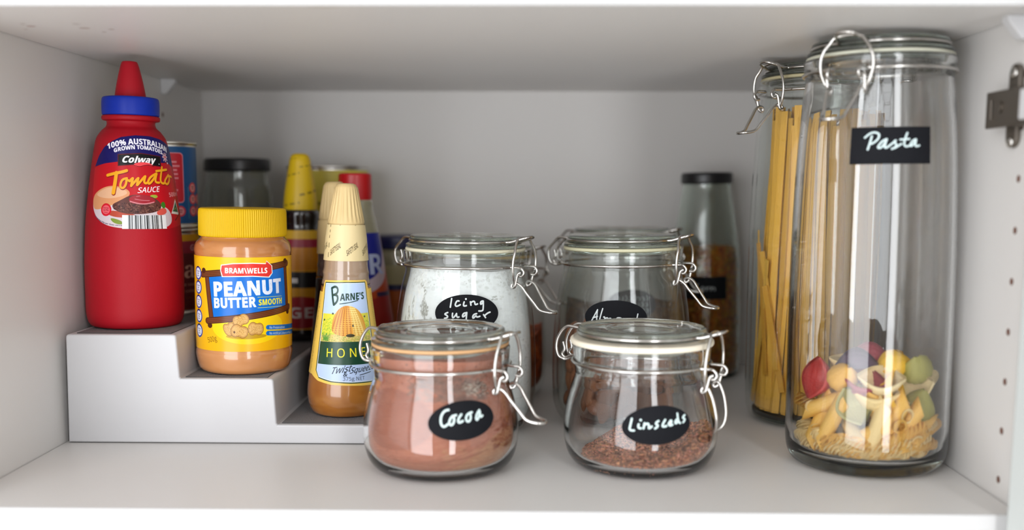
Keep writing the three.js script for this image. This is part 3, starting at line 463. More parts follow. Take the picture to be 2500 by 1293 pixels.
function bailParts(K, lever) {                          // local: +z = clasp side, -z = hinge side
  const yN = K.yN, rN = K.rN + 0.0004, yL = K.yLid + 0.0056, rL = 0.0446 + 0.0009, out = {};
  const arcPts = (r, y, a0, a1, n) => Array.from({ length: n + 1 }, (_, i) => { const a = a0 + (a1 - a0) * i / n; return [r * Math.sin(a), y, r * Math.cos(a)]; });
  const e = Math.asin(0.010 / rL), e2 = Math.PI - Math.asin(0.0085 / rL);
  const right = arcPts(rL, yL, e, e2, 20), left = right.slice().reverse().map(([x, y, z]) => [-x, y, z]);
  const hw = K.hw ?? 0.0080, hs = K.hs ?? 1, hin = (q) => [[q * hw * 1.02, yL + 0.0006, -rL - 0.004], [q * hw, yL + 0.0006, -rL - 0.0105 * hs], [q * hw, yL - 0.0035, -rL - 0.0150 * hs], [q * hw, yN + 0.0100, -rN - 0.0150 * hs], [q * hw, yN + 0.0030, -rN - 0.0152 * hs], [q * hw * 0.97, yN - 0.0018, -rN - 0.0128 * hs], [q * hw * 0.87, yN - 0.0030, -rN - 0.0085 * hs], [q * 0.0030, yN - 0.0026, -rN - 0.0064 * hs]];
  const hook = (q) => [[q * 0.0052, yL + 0.0040, rL + 0.0150], [q * 0.0080, yL + 0.0020, rL + 0.0085], [q * 0.0092, yL + 0.0002, rL + 0.0020]];
  out.lid_wire = tube([[0, yL + 0.0046, rL + 0.0165], ...hook(1), ...right, ...hin(1), ...hin(-1).reverse(), ...left, ...hook(-1).reverse()], wireR, true, 5);
  const wE = 0.0105, f = Math.asin((wE + 0.001) / rN), ring = arcPts(rN, yN, f, Math.PI * 2 - f, 40);
  const eye = (s) => [[s * wE, yN + 0.0002, rN + 0.0046], [s * wE, yN - 0.0002, rN + 0.0085], [s * wE, yN - 0.0034, rN + 0.0108], [s * wE, yN - 0.0064, rN + 0.0090], [s * wE, yN - 0.0062, rN + 0.0056]];
  out.neck_wire = tube([...eye(1).reverse(), [wE + 0.0006, yN + 0.0001, rN - 0.0008], ...ring, [-wE - 0.0006, yN + 0.0001, rN - 0.0008], ...eye(-1)], wireR, false, 5);
  const h = [];
  for (const s of [-1, 1]) h.push(tube([[s * 0.0070, yN, -rN + 0.0006], [s * 0.0058, yN - 0.0004, -rN - 0.0040], [s * 0.0056, yN - 0.0022, -rN - 0.0092], [s * 0.0056, yN + 0.0004, -rN - 0.0118], [s * 0.0056, yN + 0.0040, -rN - 0.0098], [s * 0.0056, yN + 0.0095, -rN - 0.0110]], wireR, false, 5));
  out.hinge_wire = mergeGeometries(h);
  // link loop between lever and lid hook
  const yb = yN - 0.0135, zt = rL + 0.0092, side = (s) => [[s * 0.0122, yb + 0.0004, rN + 0.0030], [s * 0.0152, yb + 0.0050, rN + 0.0042], [s * 0.0176, yN - 0.0010, rN + 0.0050], [s * 0.0176, yN + 0.0060, rN + 0.0054], [s * 0.0154, (yN + yL) / 2 + 0.003, rN + 0.0056], [s * 0.0122, yL - 0.0015, zt + 0.0004], [s * 0.0092, yL + 0.0020, zt]];
  out.link = tube([...side(-1), [-0.0040, yL + 0.0034, zt - 0.0008], [0.0040, yL + 0.0034, zt - 0.0008], ...side(1).reverse()], wireR, false, 6);
  // lever: eyes at the pivot, curl at the link, handle outwards
  const L = lever === 'down'
    ? (s) => [[s * 0.0110, yb - 0.0040, rN + 0.0076], [s * 0.0106, yb - 0.0120, rN + 0.0100], [s * 0.0096, yb - 0.0210, rN + 0.0112], [s * 0.0080, yb - 0.0270, rN + 0.0104], [s * 0.0055, yb - 0.0305, rN + 0.0080]]
    : (s) => [[s * 0.0108, yb - 0.0004, rN + 0.0086], [s * 0.0098, yb - 0.0060, rN + 0.0130], [s * 0.0082, yb - 0.0130, rN + 0.0186], [s * 0.0070, yb - 0.0185, rN + 0.0232], [s * 0.0062, yb - 0.0200, rN + 0.0275], [s * 0.0042, yb - 0.0206, rN + 0.0325]];
  const pivot = (s) => [[s * 0.0118, yN - 0.0034, rN + 0.0090], [s * 0.0126, yN - 0.0046, rN + 0.0068], [s * 0.0126, yb + 0.0032, rN + 0.0052], [s * 0.0124, yb - 0.0014, rN + 0.0036], [s * 0.0120, yb - 0.0022, rN + 0.0010], [s * 0.0116, yb + 0.0004, rN - 0.0002 + 0.0012], [s * 0.0112, yb + 0.0016, rN + 0.0040]];
  const tip = L(1)[L(1).length - 1];
  out.lever = tube([...pivot(-1), ...L(-1), [0, tip[1] - 0.0003, tip[2] + (lever === 'down' ? -0.002 : 0.0016)], ...L(1).reverse(), ...pivot(1).reverse()], wireR, false, 6);
  return out;
}
const bails = {};
function clipJar({ label, kind, pos, az, tilt = 0, lever = 'out', seal = M.seal, sealR = 0.0482, sealH = 0.0030, scaleY = 1, back = false, solid = false }) {
  const K = KIND[kind], J = thing('clip_top_jar', label, 'jar', pos, 'glass clip-top jars'); J.rotation.z = tilt; J.scale.y = scaleY;
  part('glass_body', back ? K.oneSkin : K.glassGeo, solid ? M.glass : M.thin, J).userData.label = 'clear glass body';
  if (!back && !solid) part('glass_base', K.base, M.baseGlass, J).userData.label = 'thick greenish glass base';
  part('glass_lid', K.lid ??= lidGeo(K.yLid), M.glass, J).userData.label = 'clear glass lid';
  const ys = K.yS + 0.0001; part('rubber_seal', lathe(smooth([[0.0440, ys], [sealR - 0.0008, ys], [sealR, ys + 0.0008], [sealR, ys + sealH - 0.0012], [sealR - 0.0008, ys + sealH - 0.0004], [0.0440, ys + sealH - 0.0004], [0.0440, ys]], 4), 96), seal, J).userData.label = 'rubber sealing ring';
  const b = bails[kind + lever] ??= bailParts(K, lever);
  for (const k in b) part(k, b[k].clone().rotateY(az * RAD), M.steel, J);
  return J;
}
// chalk lettering on black stickers
function chalk(w, h, strokes, lw, { box: [bx, by, bw, bh], alpha = 1, bg = '#101116', col = '#dfe6e6' }) {
  return tex(w, h, (c) => {
    c.fillStyle = bg; c.fillRect(0, 0, w, h); for (let i = 0; i < 1600; i++) { c.fillStyle = rnd() > 0.5 ? '#171920' : '#0b0c10'; c.fillRect(rnd() * w, rnd() * h, 2, 2); }
    const X = (x) => (x - bx) / bw * w, Y = (y) => (y - by) / bh * h; c.strokeStyle = col; c.globalAlpha = alpha; c.lineCap = c.lineJoin = 'round'; c.lineWidth = lw * 0.8 / bw * w;
    for (const s of strokes) {
      c.beginPath(); const P = s.map(([a, b]) => [X(a), Y(b)]);
      if (P.length === 1) { c.fillStyle = col; c.arc(P[0][0], P[0][1], c.lineWidth * 0.62, 0, 7); c.fill(); continue; }
      c.moveTo(...P[0]); for (let i = 1; i < P.length - 1; i++) c.quadraticCurveTo(...P[i], ...(i < P.length - 2 ? [(P[i][0] + P[i + 1][0]) / 2, (P[i][1] + P[i + 1][1]) / 2] : P[P.length - 1])); if (P.length === 2) c.lineTo(...P[1]); c.stroke();
    }
    c.globalAlpha = 0.35; for (let i = 0; i < 900; i++) { c.fillStyle = bg; c.fillRect(rnd() * w, rnd() * h, rr(1, 3), rr(1, 4)); }
  });
}
const sticker = (map) => std({ map, roughness: 0.7, specularIntensity: 0.35 });
function powder(prof, topFn, mat, seg = 72) {            // contents that fill a turned vessel up to a bumpy top
  const n = 40, m = prof.length, pos = [], uv = [], ix = [], S = seg;
  const ymax = prof[m - 1][1];
  for (let j = 0; j < m + n; j++) for (let i = 0; i <= S; i++) {
    const a = i / S * Math.PI * 2, dx = Math.sin(a), dz = Math.cos(a); let r, y;
    if (j < m) { const cap = topFn(dx * prof[j][0], dz * prof[j][0]); [r, y] = prof[j]; if (y > cap) { y = cap; r = rAt(prof, cap); } }
    else { const k = 1 - (j - m) / (n - 1), cap0 = Math.min(ymax, topFn(dx * 0.05, dz * 0.05)); r = rAt(prof, cap0) * k; y = Math.min(ymax, topFn(dx * r, dz * r)); }
    pos.push(r * dx, y, r * dz); uv.push(i / S * 3, j < m ? y / 0.1 : 1 + r / 0.1);
  }
  for (let j = 0; j < m + n - 1; j++) for (let i = 0; i < S; i++) { const a = j * (S + 1) + i, b = a + 1, c = a + S + 1, d = c + 1; ix.push(a, b, d, a, d, c); }
  const g = new THREE.BufferGeometry(); g.setAttribute('position', new THREE.Float32BufferAttribute(pos, 3)); g.setAttribute('uv', new THREE.Float32BufferAttribute(uv, 2)); g.setIndex(ix); g.computeVertexNormals();
  return outward(g);
}
const innerProf = (K, gap = 0.0004) => K.innS.slice().reverse().map(([r, y]) => [Math.max(0, r - gap), y + gap]);

const posCocoa = [0.2990, 0.0003, -0.1009], posLin = [0.4420, 0.0003, -0.1113], posIce = [0.3083, 0.0003, -0.2218], posAlm = [0.4410, 0.0003, -0.2463], posPasta = [0.6070, 0.0005, -0.1200], posNoodle = [0.6068, 0.0005, -0.2580], posC = [0.3205, 0.0003, -0.3650], posD = [0.4520, 0.0003, -0.3800];

// cocoa
{
  const J = clipJar({ label: 'small clip-top glass jar with oval Cocoa label, front left of the jars', kind: 'half', solid: true, pos: posCocoa, az: 62, seal: std({ color: rgb(0.62, 0.36, 0.17), roughness: 0.6 }), sealR: 0.0484 });
  const K = KIND.half, t = chalk(1024, 560, [[[710, 340], [620, 335], [510, 450], [480, 600], [500, 710], [570, 755], [650, 690]], [[890, 490], [780, 495], [695, 620], [700, 705], [760, 725], [825, 640], [835, 540], [800, 500]], [[1030, 490], [960, 550], [918, 650], [960, 695], [1045, 655]], [[1325, 480], [1220, 485], [1135, 580], [1150, 685], [1220, 695], [1285, 600], [1270, 505]], [[1550, 465], [1480, 510], [1405, 640], [1430, 705], [1500, 640], [1560, 500]], [[1560, 500], [1545, 600], [1560, 650], [1615, 615]]], 72, { box: [160, 160, 1810, 980], col: '#cfe0de' });
  const a = Math.asin((0.3179 - posCocoa[0]) / 0.0525) / RAD; part('chalk_label', ovalLabel(K.outS, a, 0.0445, 0.0236, 0.0128, 0.07), sticker(t), J).userData.label = 'black oval sticker chalked Cocoa';
  // powder with paler and greyer drifts against the glass
  const map = tex(2048, 512, (c, w, h) => {
    const p = plotter(c, w, h, -180, 180, 0, 88);
    c.fillStyle = '#c07a60'; c.fillRect(0, 0, w, h);
    const dabs = (cols, n, t0, t1, y0, y1, s0, s1, al, rot = 0.5) => { for (let i = 0; i < n; i++) { c.globalAlpha = al; p.ell(cols[Math.floor(rnd() * cols.length)], rr(t0, t1), rr(y0, y1), rr(s0, s1) * 1.3, rr(s0, s1) * 0.5, rr(-rot, rot)); } c.globalAlpha = 1; };
    dabs(['#cc8c74', '#b0684c', '#d4967e', '#b86848', '#a45a40'], 1500, -180, 180, 0, 88, 0.6, 5, 0.2); dabs(['#83422c', '#74382a', '#c08a74'], 500, -180, 180, 0, 88, 0.3, 1.6, 0.3);
    // a clean edged darker slope on the left, greyer smears above the sticker, a tan drift low on the right
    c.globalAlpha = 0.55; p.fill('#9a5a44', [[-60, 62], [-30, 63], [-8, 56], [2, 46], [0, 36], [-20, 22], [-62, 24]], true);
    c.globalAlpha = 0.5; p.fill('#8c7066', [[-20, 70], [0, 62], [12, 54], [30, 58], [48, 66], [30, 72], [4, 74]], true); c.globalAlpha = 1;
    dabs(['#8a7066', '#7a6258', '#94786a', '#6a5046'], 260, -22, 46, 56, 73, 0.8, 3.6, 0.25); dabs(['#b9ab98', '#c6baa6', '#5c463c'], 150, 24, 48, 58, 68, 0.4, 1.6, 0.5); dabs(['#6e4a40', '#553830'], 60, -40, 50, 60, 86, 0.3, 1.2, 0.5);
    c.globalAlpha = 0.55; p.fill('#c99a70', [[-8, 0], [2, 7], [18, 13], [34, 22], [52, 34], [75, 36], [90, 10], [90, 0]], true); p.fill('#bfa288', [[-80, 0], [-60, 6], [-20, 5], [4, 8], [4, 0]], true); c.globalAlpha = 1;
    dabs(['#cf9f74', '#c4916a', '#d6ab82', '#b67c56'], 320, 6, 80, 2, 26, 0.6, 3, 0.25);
    c.globalAlpha = 0.4; for (let i = 0; i < 26; i++) p.line(rnd() > 0.5 ? '#8c4a34' : '#bf8468', 0.5, [[-40 + rr(-8, 8), rr(10, 20)], [rr(-10, 10), rr(6, 16)], [rr(20, 50), rr(14, 30)]], true); c.globalAlpha = 1;
    dabs(['#8a3c20', '#7c3218'], 120, 45, 95, 22, 44, 0.8, 3, 0.3);
  });
  map.wrapS = THREE.RepeatWrapping;
  const cm = std({ map, roughness: 0.95, bumpMap: noiseTex(256, [20, 60, 120], 2), bumpScale: 0.0008 });
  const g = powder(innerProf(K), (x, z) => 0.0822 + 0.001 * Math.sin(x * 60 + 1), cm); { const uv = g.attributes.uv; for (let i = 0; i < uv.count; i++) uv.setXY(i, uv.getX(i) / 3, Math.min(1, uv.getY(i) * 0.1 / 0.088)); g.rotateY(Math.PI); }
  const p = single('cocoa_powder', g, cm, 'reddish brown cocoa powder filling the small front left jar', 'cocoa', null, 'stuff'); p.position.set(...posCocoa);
}
// linseeds
{
  const J = clipJar({ label: 'small clip-top glass jar with oval Linseeds label, front right of the jars', kind: 'half', solid: true, pos: posLin, az: 60, lever: 'down', seal: std({ color: rgb(0.90, 0.82, 0.66), roughness: 0.5 }), sealR: 0.0508, sealH: 0.0042 });
  const K = KIND.half, t = chalk(1024, 560, [[[470, 450], [430, 600], [390, 745], [515, 738]], [[640, 590], [600, 690], [690, 690]], [[695, 490]], [[790, 570], [755, 695]], [[775, 620], [870, 560], [900, 640], [880, 725], [965, 660]], [[1150, 540], [1040, 590], [1160, 660], [1045, 715]], [[1330, 530], [1235, 640], [1250, 705], [1345, 680]], [[1405, 640], [1485, 535], [1505, 610], [1415, 650], [1440, 695], [1510, 670]], [[1650, 560], [1585, 600], [1605, 675], [1690, 600]], [[1692, 420], [1672, 640], [1735, 660]], [[1905, 490], [1800, 540], [1925, 590], [1825, 655]]], 66, { box: [205, 170, 1830, 960], col: '#cfe2e0' });
  const a = Math.asin((0.4475 - posLin[0]) / 0.0528) / RAD; part('chalk_label', ovalLabel(K.outS, a, 0.0405, 0.0240, 0.0129, 0.07), sticker(t), J).userData.label = 'black oval sticker chalked Linseeds';
  const seedM = std({ color: rgb(0.50, 0.215, 0.115), roughness: 0.45 });
  const L = thing('linseeds', 'small heap of reddish brown linseeds banked to the right in jar', 'seeds', posLin, null, 'stuff');
  const pr = innerProf(K, 0.0009), top = (x, z) => Math.max(0.0072, 0.0085 + 0.0125 * (0.5 + 0.5 * Math.sin((x - 0.012) / 0.04 * 1.1)) + 0.0025 * Math.sin(x * 160 + z * 90) + (x > -0.03 ? 0.001 : -0.001) - z * 0.03 + Math.max(0, x - 0.025) * 0.25);
  part('heap', powder(pr, top, seedM), std({ map: mixTex(256, [30, 70, 128], [[112, 58, 38], [176, 104, 74], [204, 136, 102]], 1.4), roughness: 0.7 }), L);
  const n = 5200, im = new THREE.InstancedMesh(new THREE.SphereGeometry(1, 7, 5), seedM, n), o = new THREE.Object3D(), col = new THREE.Color();
  for (let i = 0; i < n; i++) {
    const a = rnd() * 6.2832; let r, y;
    if (i % 5 < 2) { r = 0.0505 * Math.sqrt(rnd()); y = top(r * Math.sin(a), r * Math.cos(a)); r = Math.min(r, rAt(pr, y) - 0.0008); }
    else { const c = top(0.05 * Math.sin(a), 0.05 * Math.cos(a)); y = rr(0.0072, Math.max(0.0074, c)); r = rAt(pr, y) - 0.0010; if (y < 0.0085) r = rr(0.034, Math.min(0.042, r)); }
    o.position.set(r * Math.sin(a), y, r * Math.cos(a)); o.rotation.set(rnd() * 6, rnd() * 6, rnd() * 6); o.scale.set(0.0011, 0.0006, 0.0021); o.updateMatrix(); im.setMatrixAt(i, o.matrix);
    const k = rr(0.45, 1.75); im.setColorAt(i, col.setRGB(k, k * rr(0.9, 1.15), k * rr(0.9, 1.3)));
  }
  im.name = 'seeds'; L.add(im); im.userData.kind = 'stuff';
}
// icing sugar
{
  const J = clipJar({ label: 'one-litre clip-top glass jar with oval Icing sugar label, full of white powder', kind: 'one', pos: posIce, az: 60, tilt: -0.008, seal: std({ color: rgb(0.66, 0.62, 0.46), roughness: 0.6 }), sealR: 0.0490 });
  const K = KIND.one, t = chalk(1024, 565, [[[785, 265], [770, 380], [752, 525]], [[1025, 335], [970, 315], [915, 400], [905, 470], [960, 505], [1065, 445]], [[1190, 360], [1165, 430], [1178, 495], [1260, 470]], [[1245, 270]], [[1390, 355], [1405, 455]], [[1400, 385], [1470, 330], [1530, 350], [1530, 460], [1615, 420]], [[1800, 335], [1735, 335], [1705, 410], [1735, 445], [1800, 370]], [[1808, 340], [1800, 560], [1770, 645], [1655, 635]], [[675, 690], [545, 735], [675, 785], [680, 850], [580, 870]], [[830, 710], [815, 835], [880, 845], [955, 715]], [[955, 715], [955, 860], [1030, 815]], [[1270, 690], [1190, 685], [1135, 770], [1160, 835], [1255, 730]], [[1272, 680], [1262, 800], [1250, 975]], [[1580, 715], [1500, 725], [1450, 810], [1475, 865], [1565, 760], [1580, 835], [1680, 795]], [[1800, 750], [1862, 840]], [[1838, 780], [1920, 700], [2015, 680]]], 62, { box: [255, 135, 2045, 1130] });
  const a = Math.asin((0.3130 - posIce[0]) / 0.0565) / RAD; part('chalk_label', ovalLabel(K.outS, a, 0.1018, 0.0252, 0.0142, 0), sticker(t), J).userData.label = 'black oval sticker chalked Icing sugar';
  const map = tex(2048, 1024, (c, w, h) => {
    const p = plotter(c, w, h, -180, 180, 0, 139);
    c.fillStyle = '#efeff1'; c.fillRect(0, 0, w, h);
    const dabs = (cols, n, t0, t1, y0, y1, s0, s1, al, k = 0.5, rot = 0.5) => { for (let i = 0; i < n; i++) { c.globalAlpha = al; p.ell(cols[Math.floor(rnd() * cols.length)], rr(t0, t1), rr(y0, y1), rr(s0, s1) * 1.2, rr(s0, s1) * k, rr(-rot, rot)); } c.globalAlpha = 1; };
    dabs(['#e0e0e2', '#ffffff', '#d4d4d8'], 900, -180, 180, 0, 139, 1, 6, 0.14); dabs(['#c2c1be', '#d0cfcc', '#b6b4b0'], 700, -180, 180, 118, 139, 0.5, 2.2, 0.2, 0.8); dabs(['#98958e', '#aeaba4'], 260, -180, 180, 121, 136, 0.2, 0.8, 0.3, 0.9);
    // streaks and cracks where the sugar has slid off the glass
    for (const [pts, wd, al] of [[[[-44, 122], [-37, 117], [-37, 109], [-40, 104], [-34, 94], [-31, 84]], 1.1, 0.3], [[[-52, 112], [-52, 102], [-46, 90], [-44, 78]], 0.9, 0.24], [[[-58, 104], [-56, 92], [-50, 80]], 1.1, 0.2], [[[-38, 109], [-34, 103], [-35, 98]], 1.8, 0.24], [[[-28, 96], [-27, 88]], 0.6, 0.24], [[[-64, 96], [-60, 80]], 0.8, 0.2]])
      for (let k = 0; k < 170; k++) { const q = rnd() * (pts.length - 1), n = Math.min(pts.length - 2, Math.floor(q)), f = q - n; c.globalAlpha = al; p.ell(['#6c6862', '#8c8880', '#a8a49c', '#f4f4f4'][k % 4], pts[n][0] + (pts[n + 1][0] - pts[n][0]) * f + rr(-1.6, 1.6) * wd, pts[n][1] + (pts[n + 1][1] - pts[n][1]) * f, rr(0.15, 0.7) * wd, rr(0.3, 1.6), rr(-0.3, 0.3)); }
    c.globalAlpha = 1; dabs(['#c2c1be', '#b6b4b0'], 60, 20, 70, 60, 120, 0.5, 2.2, 0.25); dabs(['#a9a7a3'], 10, 28, 34, 110, 114, 0.6, 1.4, 0.5); dabs(['#c9c7c4', '#8f8c88'], 90, 55, 100, 30, 80, 0.5, 2.4, 0.18);
  });
  map.wrapS = THREE.RepeatWrapping;
  const im = std({ map, roughness: 0.95, bumpMap: noiseTex(256, [20, 60], 2), bumpScale: 0.0006 });
  const g = powder(innerProf(K), (x, z) => 0.1345 + 0.002 * Math.sin(x * 70), im); { const uv = g.attributes.uv; for (let i = 0; i < uv.count; i++) uv.setXY(i, uv.getX(i) / 3, Math.min(1, uv.getY(i) * 0.1 / 0.139)); g.rotateY(Math.PI); }
  const p = single('icing_sugar', g, im, 'white icing sugar filling the one-litre jar behind the cocoa', 'sugar', null, 'stuff'); p.position.set(...posIce); p.rotation.z = -0.008;
}
// almonds
{
  const J = clipJar({ label: 'one-litre clip-top glass jar with oval Almonds label, behind the linseeds', kind: 'one', pos: posAlm, az: 60, tilt: 0.010, seal: std({ color: rgb(0.60, 0.57, 0.38), roughness: 0.6 }), sealR: 0.0490 });
  const K = KIND.one, t = chalk(1024, 500, [[[370, 845], [560, 505]], [[560, 505], [540, 700], [548, 865]], [[410, 755], [570, 712]], [[742, 465], [665, 720], [645, 860], [725, 805]], [[785, 720], [855, 685], [805, 845]], [[820, 780], [945, 685], [930, 810]], [[940, 780], [1065, 695], [1040, 855]], [[1365, 740], [1240, 708], [1185, 840], [1240, 905], [1315, 820], [1295, 735]], [[1455, 755], [1440, 890]], [[1450, 830], [1530, 765], [1590, 805], [1590, 910]], [[1860, 775], [1760, 800], [1745, 885], [1850, 850]], [[1928, 620], [1855, 890]], [[2150, 790], [2045, 825], [2140, 885], [2050, 935]]], 50, { box: [100, 205, 2140, 1030] });
  const a = Math.asin((0.4306 - posAlm[0]) / 0.0570) / RAD; part('chalk_label', ovalLabel(K.outS, a, 0.0960, 0.0255, 0.0134, 0), sticker(t), J).userData.label = 'black oval sticker chalked Almonds';
  const ag = new THREE.SphereGeometry(1, 16, 12); { const p = ag.attributes.position; for (let i = 0; i < p.count; i++) { const y = p.getY(i), k = 1 - 0.28 * y - 0.12 * y * y; p.setXYZ(i, p.getX(i) * 0.0068 * k, y * 0.0112, p.getZ(i) * 0.0042 * k); } ag.computeVertexNormals(); }
  const am = [[0.30, 0.095, 0.028], [0.36, 0.125, 0.04], [0.25, 0.075, 0.022]].map((c) => std({ color: rgb(...c), roughness: 0.75, bumpMap: noiseTex(128, [16, 40], 2), bumpScale: 0.0006 }));
  const placed = []; let tries = 0;
  while (placed.length < 150 && tries++ < 60000) {
    const a0 = rnd() * 6.2832, y = rr(0.014, 0.074 + 0.004 * Math.sin(a0 * 2)), rad = rnd() < 0.8 ? rr(0.0425, 0.0455) : rr(0.0, 0.04), rmax = rAt(innerProf(K), Math.max(0.016, y)) - 0.0072; const r = Math.min(rad, rmax);
    if (rad < 0.04 && y < 0.06) continue; const q = V(r * Math.sin(a0), y, r * Math.cos(a0)); if (placed.some((p) => p.q.distanceTo(q) < 0.0122)) continue; placed.push({ q, a0 });
  }
  const proto = new THREE.Mesh(ag, am[0]);
  placed.forEach(({ q, a0 }, i) => { const m = proto.clone(); m.material = am[i % 3]; m.name = numbered('almond'); m.castShadow = m.receiveShadow = true; m.position.set(posAlm[0] + q.x, q.y, posAlm[2] + q.z); m.rotation.order = 'YXZ'; m.rotation.set(rr(-0.2, 0.2), a0 + rr(-0.25, 0.25), rr(0, 6.28)); scene.add(m); tag(m, 'brown almond inside the jar labelled Almonds', 'almond', 'almonds in the jar'); });
}
// two more clip-top jars at the back
{
  const seal = std({ color: rgb(0.62, 0.45, 0.2), roughness: 0.6 });
  clipJar({ label: 'clip-top glass jar with orange contents, behind the icing sugar jar', kind: 'one', pos: posC, az: 62, seal, scaleY: 0.9, back: true });
  const K = KIND.one, om = std({ map: mixTex(256, [8, 18, 40], [[120, 44, 10], [170, 70, 16], [196, 92, 30]], 1.2), roughness: 0.7, bumpMap: noiseTex(256, [14, 30]), bumpScale: 0.004 });
  const g = powder(innerProf(K), (x, z) => 0.074 + 0.005 * Math.sin(x * 90 + 1) + 0.004 * Math.cos(z * 110), om); g.scale(1, 0.9, 1);
  single('dried_orange_fruit', g, om, 'orange dried food half filling the jar behind the icing sugar', 'dried food', null, 'stuff').position.set(...posC);
  const J = clipJar({ label: 'one-litre clip-top glass jar with smudged chalk label, behind the almonds jar', kind: 'one', pos: posD, az: 58, seal, tilt: 0.006, back: true });
  const marks = []; for (let r = 0; r < 3; r++) for (let i = 0; i < 9; i++) marks.push([[14 + i * 8 + rr(-2, 2), 22 + r * 22 + rr(-3, 3)], [18 + i * 8 + rr(-3, 3), 30 + r * 20 + rr(-4, 4)], [13 + i * 8 + rr(-2, 3), 36 + r * 20]]);
  const t = chalk(512, 300, marks, 3.2, { box: [0, 0, 100, 100], alpha: 0.55, bg: '#1d2026' });
  part('chalk_label', ovalLabel(K.outS, Math.asin((0.4580 - posD[0]) / 0.057) / RAD, 0.0905, 0.0240, 0.0140, 0), sticker(t), J).userData.label = 'black oval sticker with smudged chalk writing';
  const bm = std({ map: mixTex(256, [16, 40, 90], [[58, 40, 28], [92, 66, 44], [120, 92, 64]], 1.2), roughness: 0.85, bumpMap: noiseTex(256, [40, 90]), bumpScale: 0.002 });
  single('brown_grain', powder(innerProf(K), (x, z) => 0.086 + 0.004 * Math.sin(x * 80) + 0.003 * Math.cos(z * 90), bm), bm, 'dark brown dry food in the jar behind the almonds', 'dry food', null, 'stuff').position.set(...posD);
  scene.getObjectByName('brown_grain').rotation.z = 0.006;
}

// ---------------------------------------------------------------- the two tall jars
const jarP = clipJar({ label: 'tall clip-top glass jar with rectangular Pasta label at the right wall', kind: 'tall', solid: true, pos: posPasta, az: -40, tilt: 0.010, seal: std({ color: rgb(0.62, 0.62, 0.50), roughness: 0.5 }), sealR: 0.0490 });
clipJar({ label: 'tall clip-top glass jar of long pasta ribbons, behind the Pasta jar', kind: 'tall', pos: posNoodle, az: -63, tilt: 0.010, seal: std({ color: rgb(0.50, 0.44, 0.26), roughness: 0.5 }), sealR: 0.0490 });
{
  const K = KIND.tall, t = chalk(1024, 512, [[[690, 440], [660, 600], [605, 800]], [[525, 475], [620, 370], [750, 325], [870, 380], [855, 500], [770, 600], [690, 645]], [[1045, 525], [960, 555], [860, 690], [840, 765], [920, 765], [1015, 620], [1045, 535]], [[1045, 535], [1000, 690], [1010, 765], [1060, 755], [1130, 690]], [[1120, 700], [1295, 545], [1215, 590], [1295, 690], [1240, 765], [1175, 792]], [[1240, 770], [1400, 660]], [[1545, 365], [1480, 540], [1465, 700], [1540, 745], [1640, 690]], [[1375, 542], [1595, 528]], [[1765, 535], [1700, 555], [1615, 680], [1640, 735], [1720, 660], [1775, 545]], [[1775, 545], [1750, 680], [1775, 745], [1860, 705]]], 62, { box: [180, 190, 2000, 1010], col: '#c9dada' });
  const c0 = -8.0, hw = 0.0255 / 0.0520 / RAD * 1.0;
  part('chalk_label', wrap(K.outS, c0 - hw, c0 + hw, 0.2135, 0.2375, 0.0003, 32, 6), sticker(t), jarP).userData.label = 'black rectangular sticker chalked Pasta';
}

// pasta pieces ---------------------------------------------------
const pastaBump = noiseTex(128, [24, 50], 2);
const pcol = (r, g, b) => std({ color: rgb(r, g, b), roughness: 0.55, bumpMap: pastaBump, bumpScale: 0.0002 });
const PC = { gold: pcol(0.88, 0.52, 0.11), amber: pcol(0.82, 0.44, 0.07), cream: pcol(0.93, 0.70, 0.32), pale: pcol(0.94, 0.76, 0.42), red: pcol(0.62, 0.07, 0.06), maroon: pcol(0.34, 0.05, 0.07), purple: pcol(0.09, 0.05, 0.09), green: pcol(0.48, 0.44, 0.18), olive: pcol(0.38, 0.35, 0.08), yellow: pcol(0.92, 0.54, 0.04) };
function shellGeo(L, Wd, A) {                            // ridged cup, open along one side, with wall thickness
  const nu = 20, nv = 28, th = 0.0014, f = (u, v, k) => { const s = Math.pow(Math.sin(Math.PI * (0.03 + 0.94 * u)), 0.95), w = (Wd * s - k) * (1 + 0.03 * Math.cos(v * 60)), a = (v * 2 - 1) * A; return [(u - 0.5) * (L - k), -w * Math.cos(a) + 0.12 * L * (1 - s), w * Math.sin(a)]; };
  return outward(grid(nu, nv * 2 + 2, (u, q) => { const j = q * (nv * 2 + 2); return j <= nv ? f(u, j / nv, 0) : j < nv + 1.5 ? f(u, 1, th) : f(u, Math.max(0, 1 - (j - nv - 2) / nv), th); }));
}
function penneGeo(L, r) {
  const n = 20, ri = r * 0.72, ring = (rad, end) => Array.from({ length: n + 1 }, (_, i) => { const a = i / n * 6.28318; return [rad * Math.cos(a), end * (L / 2) + rad * Math.cos(a) * 0.9, rad * Math.sin(a)]; });
  const rings = [ring(r, -1), ring(r, -0.4), ring(r, 0.4), ring(r, 1), ring(ri, 1), ring(ri, -1), ring(r, -1)];
  return toCreasedNormals(outward(grid(n, 6, (u, v) => rings[Math.round(v * 6)][Math.round(u * n)])), 0.7);
}
function fusilliGeo(L, r, turns) {
  const blade = (ph) => { const n = 60, sec = [[-r, -0.0010], [r, -0.0010], [r, 0.0010], [-r, 0.0010], [-r, -0.0010]]; return grid(4, n, (u, v) => { const s = sec[Math.round(u * 4)], a = ph + v * turns * 6.2832, e = Math.min(1, Math.sin(Math.PI * v) * 6 + 0.6); return [(s[0] * Math.cos(a) - s[1] * Math.sin(a)) * e, (v - 0.5) * L, (s[0] * Math.sin(a) + s[1] * Math.cos(a)) * e]; }); };
  return toCreasedNormals(mergeGeometries([blade(0), blade(Math.PI / 3), blade(2 * Math.PI / 3)]), 0.7);
}
